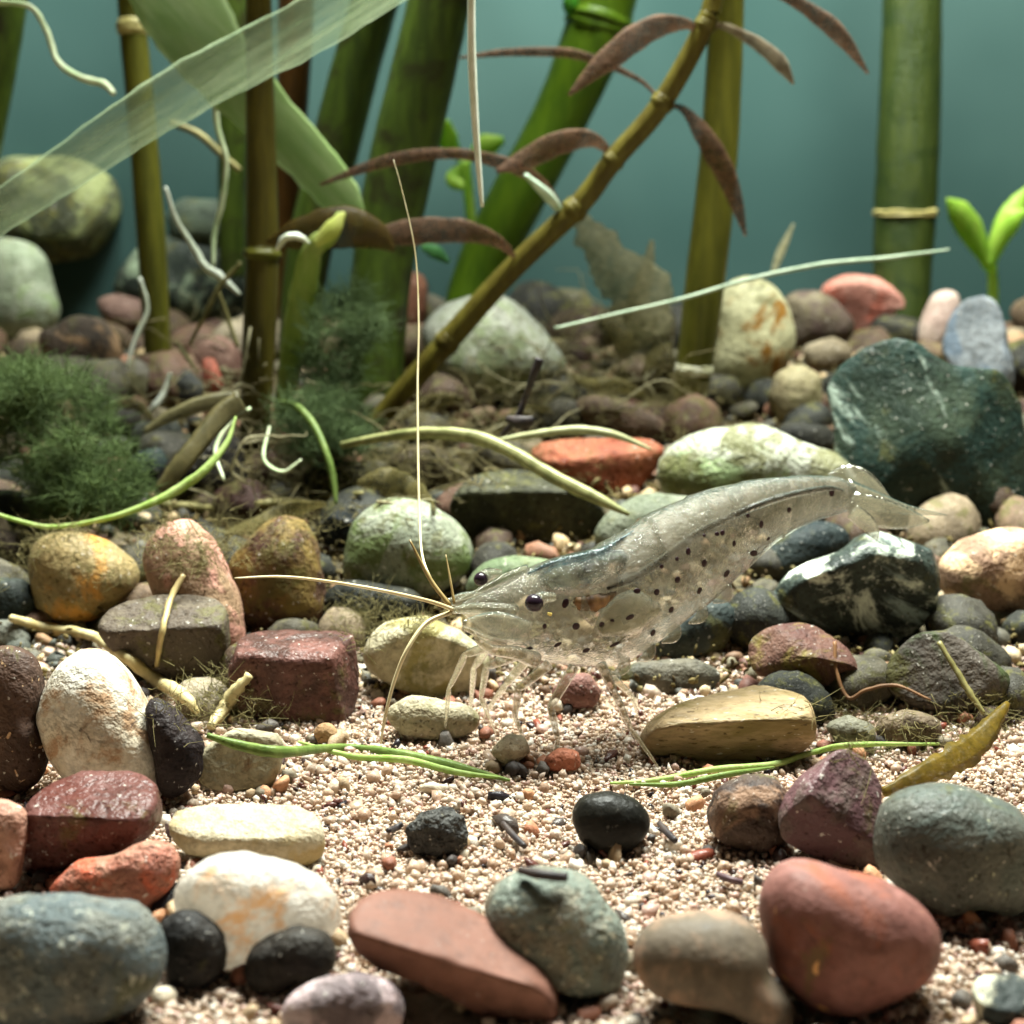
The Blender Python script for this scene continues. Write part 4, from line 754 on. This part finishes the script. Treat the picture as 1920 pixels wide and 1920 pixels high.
strand('pale_rootlet', 'thick beige stub left of the blocky maroon stone', 'root', [(468,1272),(445,1300),(420,1335),(395,1370)], [14.0,23.8,26.6,15.4], plain('beige_stub', (190, 176, 128), .5, (164, 148, 104)), wob=0.5)
strand('rust_thread', 'thin rust thread curling over the angular maroon stone', 'root', [(1565,1210),(1568,1265),(1590,1315),(1625,1300),(1680,1292),(1745,1320)], [7.2,8.0,7.2,6.4,6.4,4.0], plain('rust', (140, 100, 64), .5, (110, 78, 50)), wob=0.3)
M_limp = plant_mat('limp_leaf', (150, 138, 86), (112, 104, 62), alpha=.72, transl=.5, scale=4, stretch=(1, 1, 1), bump=.6)
for lab, pts, w in [('wide olive dead leaf draped beside the pale green-white stone', [(670,905),(720,900),(770,925),(815,960)], [14,50,58,16]),
                    ('limp brown leaf lying across the brown olive-topped stone', [(420,1000),(480,985),(540,958),(610,945)], [10,34,36,10]),
                    ('olive leaf scrap right of the slanting stem foot', [(735,790),(780,765),(830,750),(870,748)], [8,26,28,8]),
                    ('pale see-through leaf scrap leaning on the right-hand stem', [(1130,600),(1180,630),(1225,670),(1255,715)], [16,80,86,20]),
                    ('brown leaf scrap under the black forked twig', [(890,825),(935,800),(985,775),(1030,765)], [8,24,28,8]),
                    ('grey-olive leaf scrap above the bright orange stone', [(1060,700),(1110,720),(1160,725),(1215,745)], [8,26,28,8]),
                    ('small tan leaf scrap left of the thin stem foot', [(190,770),(225,755),(260,762),(290,790)], [6,22,22,6])]:
    ys = [surf(u, v, .10) for u, v in pts]; my = min(q.y for q in ys)
    P = [at(u, v, .35*my+.65*q.y-.08) for (u, v), q in zip(pts, ys)]
    o = link('dead_leaf', sweep('dead_leaf', P, [w[i]*cmpx(p) for i, p in enumerate(P)], .02, 10, 7, .3, twist=.9, origin=P[1], cup=.25, sd=pts[0][0]), M_limp); o.location = P[1]; tag(o, lab, 'leaf')
# twigs
M_blk = plain('twig_black', (38, 32, 34), .55, (58, 48, 44), 8)
tw = empty('black_twig', at(950, 815, 16.2)); tag(tw, 'black forked twig sticking up in front of the whitish stone', 'twig'); f = tw.location.copy()
leaf_on(tw, f, [(1012,672,16),(1000,705,16),(985,745,16.1),(970,782,16.1),(942,815,16.2)], [18,15,11,13,8], M_blk, .07, 'twig_shaft', 0)
leaf_on(tw, f, [(952,785,16.1),(975,792,16),(1000,788,16)], [14,26,18], M_blk, .09, 'twig_knot', 0)
for lab, a, b, w in [('short black stick lying on the mottled grey-green stone', (974,1642), (1064,1656), 20), ('thin purple-brown stick on sand left of the black oval pebble', (943,1552), (984,1596), 13),
                     ('tiny black stick left of the craggy dark pebble', (728,1566), (754,1553), 13), ('small dark stick beside the brick-red stone', (1345,1648), (1392,1664), 14), ('small grey stick on sand right of the black oval pebble', (1236,1552), (1266,1585), 14)]:
    P = [surf(*a, .07), surf((a[0]+b[0])/2, (a[1]+b[1])/2+2, .07), surf(*b, .07)]
    w_ = w*cmpx(P[1]); o = link('stick', sweep('stick', P, [w_*.8, w_, w_*.85], None, 8, 6, .2, origin=P[1]), M_blk if 'black' in lab else plain('stick_'+lab[:9], (96, 70, 72), .5, (70, 52, 56))); o.location = P[1]; tag(o, lab, 'stick')
# ---- moss: tufts of fine threads
def tuft(label, blobs, count, length, rad, a, b, name='moss', seedv=1):
    r = random.Random(seedv); vs, fs = [], []
    cen = Vector((0, 0, 0))
    for q in blobs: cen += at(*q[:3])
    cen /= len(blobs); tot = sum(q[3]*q[4] for q in blobs)
    for (u, v, y, ru, rv, ryd) in blobs:
        c = at(u, v, y); s = cmpx(c)
        for k in range(int(count*ru*rv/tot)):
            d = Vector((r.gauss(0, 1), r.gauss(0, 1), r.gauss(0, 1))).normalized()*(r.random()**.4)
            p = c+RT*(d.x*ru*s)+UP*(d.z*rv*s)+FW*(d.y*ryd)
            g = Vector((r.gauss(0, .7)+d.x*.8, r.gauss(0, .7), r.gauss(0, .7)+.35)).normalized()
            L = length*r.uniform(.5, 1.3); bend = Vector((r.gauss(0, .5), r.gauss(0, .5), r.gauss(0, .5)))*(2.0 if length > .6 else 1)
            base = len(vs); side = g.cross(Vector((.3, .9, .2))).normalized(); up = side.cross(g)
            for i in range(4):
                t = i/3; q = p+g*(L*t)+bend*(L*t*t*.6); w = rad*(1-.7*t)
                for j in range(3):
                    an = j*2.094; vs.append(q+side*(math.cos(an)*w)+up*(math.sin(an)*w)-cen)
            for i in range(3):
                for j in range(3):
                    j2 = (j+1) % 3; fs.append((base+i*3+j, base+i*3+j2, base+i*3+3+j2, base+i*3+3+j))
    me = mesh(name, vs, fs); o = link(name, me, plant_mat(name+'_%d' % seedv, a, b, transl=.35, rough=.7, stretch=(1, 1, 1), bump=.0)); o.location = cen
    return o
def frond_blobs(areas, n, seedv):
    r = random.Random(seedv); out = []
    for k in range(n):
        u, v, y, ru, rv, rd = r.choice(areas); a = r.uniform(0, 6.28); q = r.random()**.5
        z = r.uniform(16, 38); out.append((u+math.cos(a)*ru*q, v+math.sin(a)*rv*q, y+r.uniform(-rd, rd), z, z*r.uniform(.7, 1.3), r.uniform(.1, .25)))
    return out
o = tuft('', frond_blobs([(70,790,16.4,130,110,.6), (150,890,15.9,105,80,.4), (20,745,16.6,80,50,.4), (190,940,15.6,70,40,.3)], 150, 8), 12000, .19, .0055, (112, 134, 74), (80, 102, 52), 'moss_clump', 3); tag(o, 'fuzzy green moss clump at the left edge', 'moss')
o = tuft('', frond_blobs([(640,690,18.2,70,120,.5), (665,600,18.8,50,60,.4), (600,790,17.4,70,60,.4)], 80, 9), 7000, .2, .0055, (112, 134, 82), (80, 102, 58), 'moss_clump', 4); tag(o, 'dark green moss tuft around the thick stem foot', 'moss')
def wander(name, label, areas, count, steps, step, rad, a, b, seedv):
    r = random.Random(seedv); VS, FS = [], []
    for k in range(count):
        u, v, y, ru, rv = r.choice(areas); p = surf(u+r.uniform(-ru, ru), v+r.uniform(-rv, rv), .05)
        d = Vector((r.gauss(0, 1), r.gauss(0, .6), r.gauss(0, .35))).normalized(); pts = [p]
        for i in range(r.randint(steps//2, steps)):
            d = (d+Vector((r.gauss(0, .5), r.gauss(0, .5), r.gauss(0, .42)))).normalized(); p = p+d*step*r.uniform(.6, 1.3)
            p.z = max(p.z, gh(p.x, p.y)+.03); p.z = min(p.z, gh(p.x, p.y)+1.1); pts.append(p.copy())
        rr = rad*r.uniform(.5, 1.4); n = len(pts)
        me = sweep('t', pts, [rr*2*(1-.75*i/(n-1)) for i in range(n)], None, 4, 3, .2, sd=k)
        o0 = len(VS); VS += [v.co.copy() for v in me.vertices]; FS += [tuple(q+o0 for q in f.vertices) for f in me.polygons]; bpy.data.meshes.remove(me)
    o = link(name, mesh(name, VS, FS), plant_mat(name, a, b, transl=.3, rough=.6, stretch=(1, 1, 1), alpha=.85)); tag(o, label, kind='stuff')
wander('root_fibres', 'tangle of fine olive root fibres among the middle stones', [(780,850,0,180,70), (520,850,0,90,80), (1120,690,0,150,80), (700,930,0,180,50), (900,760,0,120,60), (380,690,0,120,110)], 230, 12, .16, .010, (160, 148, 104), (120, 110, 72), 5)
wander('rootlets', 'loose pale rootlets lying among the middle stones', [(400,700,0,100,90), (540,860,0,90,60), (1130,690,0,150,80), (860,800,0,170,60), (1130,690,0,150,80), (560,920,0,150,40)], 80, 9, .2, .014, (206, 198, 158), (150, 138, 98), 6)

def fuzz(name, label, areas, tufts, per, length, rad, a, b, seedv):
    r = random.Random(seedv); vs, fs = [], []
    for k in range(tufts):
        u, v, ru, rv = r.choice(areas); p0 = surf(u+r.gauss(0, ru*.5), v+r.gauss(0, rv*.5), .0); w0 = r.uniform(.06, .16)
        for q in range(per):
            p = p0+Vector((r.gauss(0, w0), r.gauss(0, w0), r.gauss(0, w0*.5))); g = Vector((r.gauss(0, 1), r.gauss(0, .8)-.3, r.gauss(.2, .7))).normalized()
            L = length*r.uniform(.4, 1.5); bend = Vector((r.gauss(0, .9), r.gauss(0, .9), r.gauss(0, .9))); base = len(vs)
            side = g.cross(Vector((.3, .9, .2))).normalized(); up = side.cross(g)
            for i in range(4):
                t = i/3; c = p+g*(L*t)+bend*(L*t*t*.7); w = rad*(1-.6*t)
                for j in range(3): an = j*2.094; vs.append(c+side*(math.cos(an)*w)+up*(math.sin(an)*w))
            for i in range(3):
                for j in range(3): j2 = (j+1) % 3; fs.append((base+i*3+j, base+i*3+j2, base+i*3+3+j2, base+i*3+3+j))
    o = link(name, mesh(name, vs, fs), plant_mat(name, a, b, transl=.4, rough=.8, stretch=(1, 1, 1), bump=0)); tag(o, label, kind='stuff')
fuzz('algae_fuzz', 'soft olive algae and mulm clinging to the middle stones', [(1140,660,170,110), (870,850,200,80), (680,890,190,70), (540,860,120,90), (450,1000,140,50), (330,1010,160,60), (1750,1350,220,60), (420,1330,90,60), (60,1010,100,50), (700,1160,100,40), (1250,760,140,60)], 330, 26, .10, .0042, (176, 164, 112), (132, 124, 78), 21)

# ---- mulm: flaky olive-brown litter that has settled among the stones
sp_ = []
for k in range(10000):
    y = rnd.uniform(13.2, 23); x = rnd.uniform(-.36, .36)*y if k % 2 else rnd.gauss(-.03, .14)*y
    c = np.array(lin(rnd.choice([(140,126,84),(118,104,66),(94,82,50),(150,138,98),(76,62,40)])))
    z = gh(x, y)+abs(rnd.gauss(0, .08))+.02
    sp_.append((x, y, z, min(.034, .0125*math.exp(rnd.gauss(.2, .5))), tuple(c), rnd.choice((1, 1.5, 2.2, 3.5))))
grains('plant_litter', 'olive-brown plant litter settled among the middle stones', sp_, ico(1), attr_mat('litter', .8, .25, 1.2), .35)
# gravel pebbles that stones or plants hide completely are not needed
bpy.context.view_layer.update(); dg = bpy.context.evaluated_depsgraph_get()
for o, r in LOOSE:
    seen = False
    for dx, dz in ((0, 0), (0, .8), (.7, .3), (-.7, .3), (.4, .6), (-.4, .6)):
        t = o.location+RT*(dx*r*.85)+UP*(dz*r*.7); d = (t-CAM)
        hit = S.ray_cast(dg, CAM, d.normalized())
        if hit[0] and hit[4].name == o.name: seen = True; break
    if not seen: bpy.data.objects.remove(o)

same = {}
for o in list(C.objects):
    if o.get('category') == 'pebble': same.setdefault(o['label'], []).append(o)
for l, os_ in same.items():
    if len(os_) in (2, 3):
        os_.sort(key=lambda q: q.location.y)
        for o, w in zip(os_, ('nearer one', 'farther one') if len(os_) == 2 else ('nearest of three', 'middle of three', 'farthest of three')): o['label'] = l+', '+w
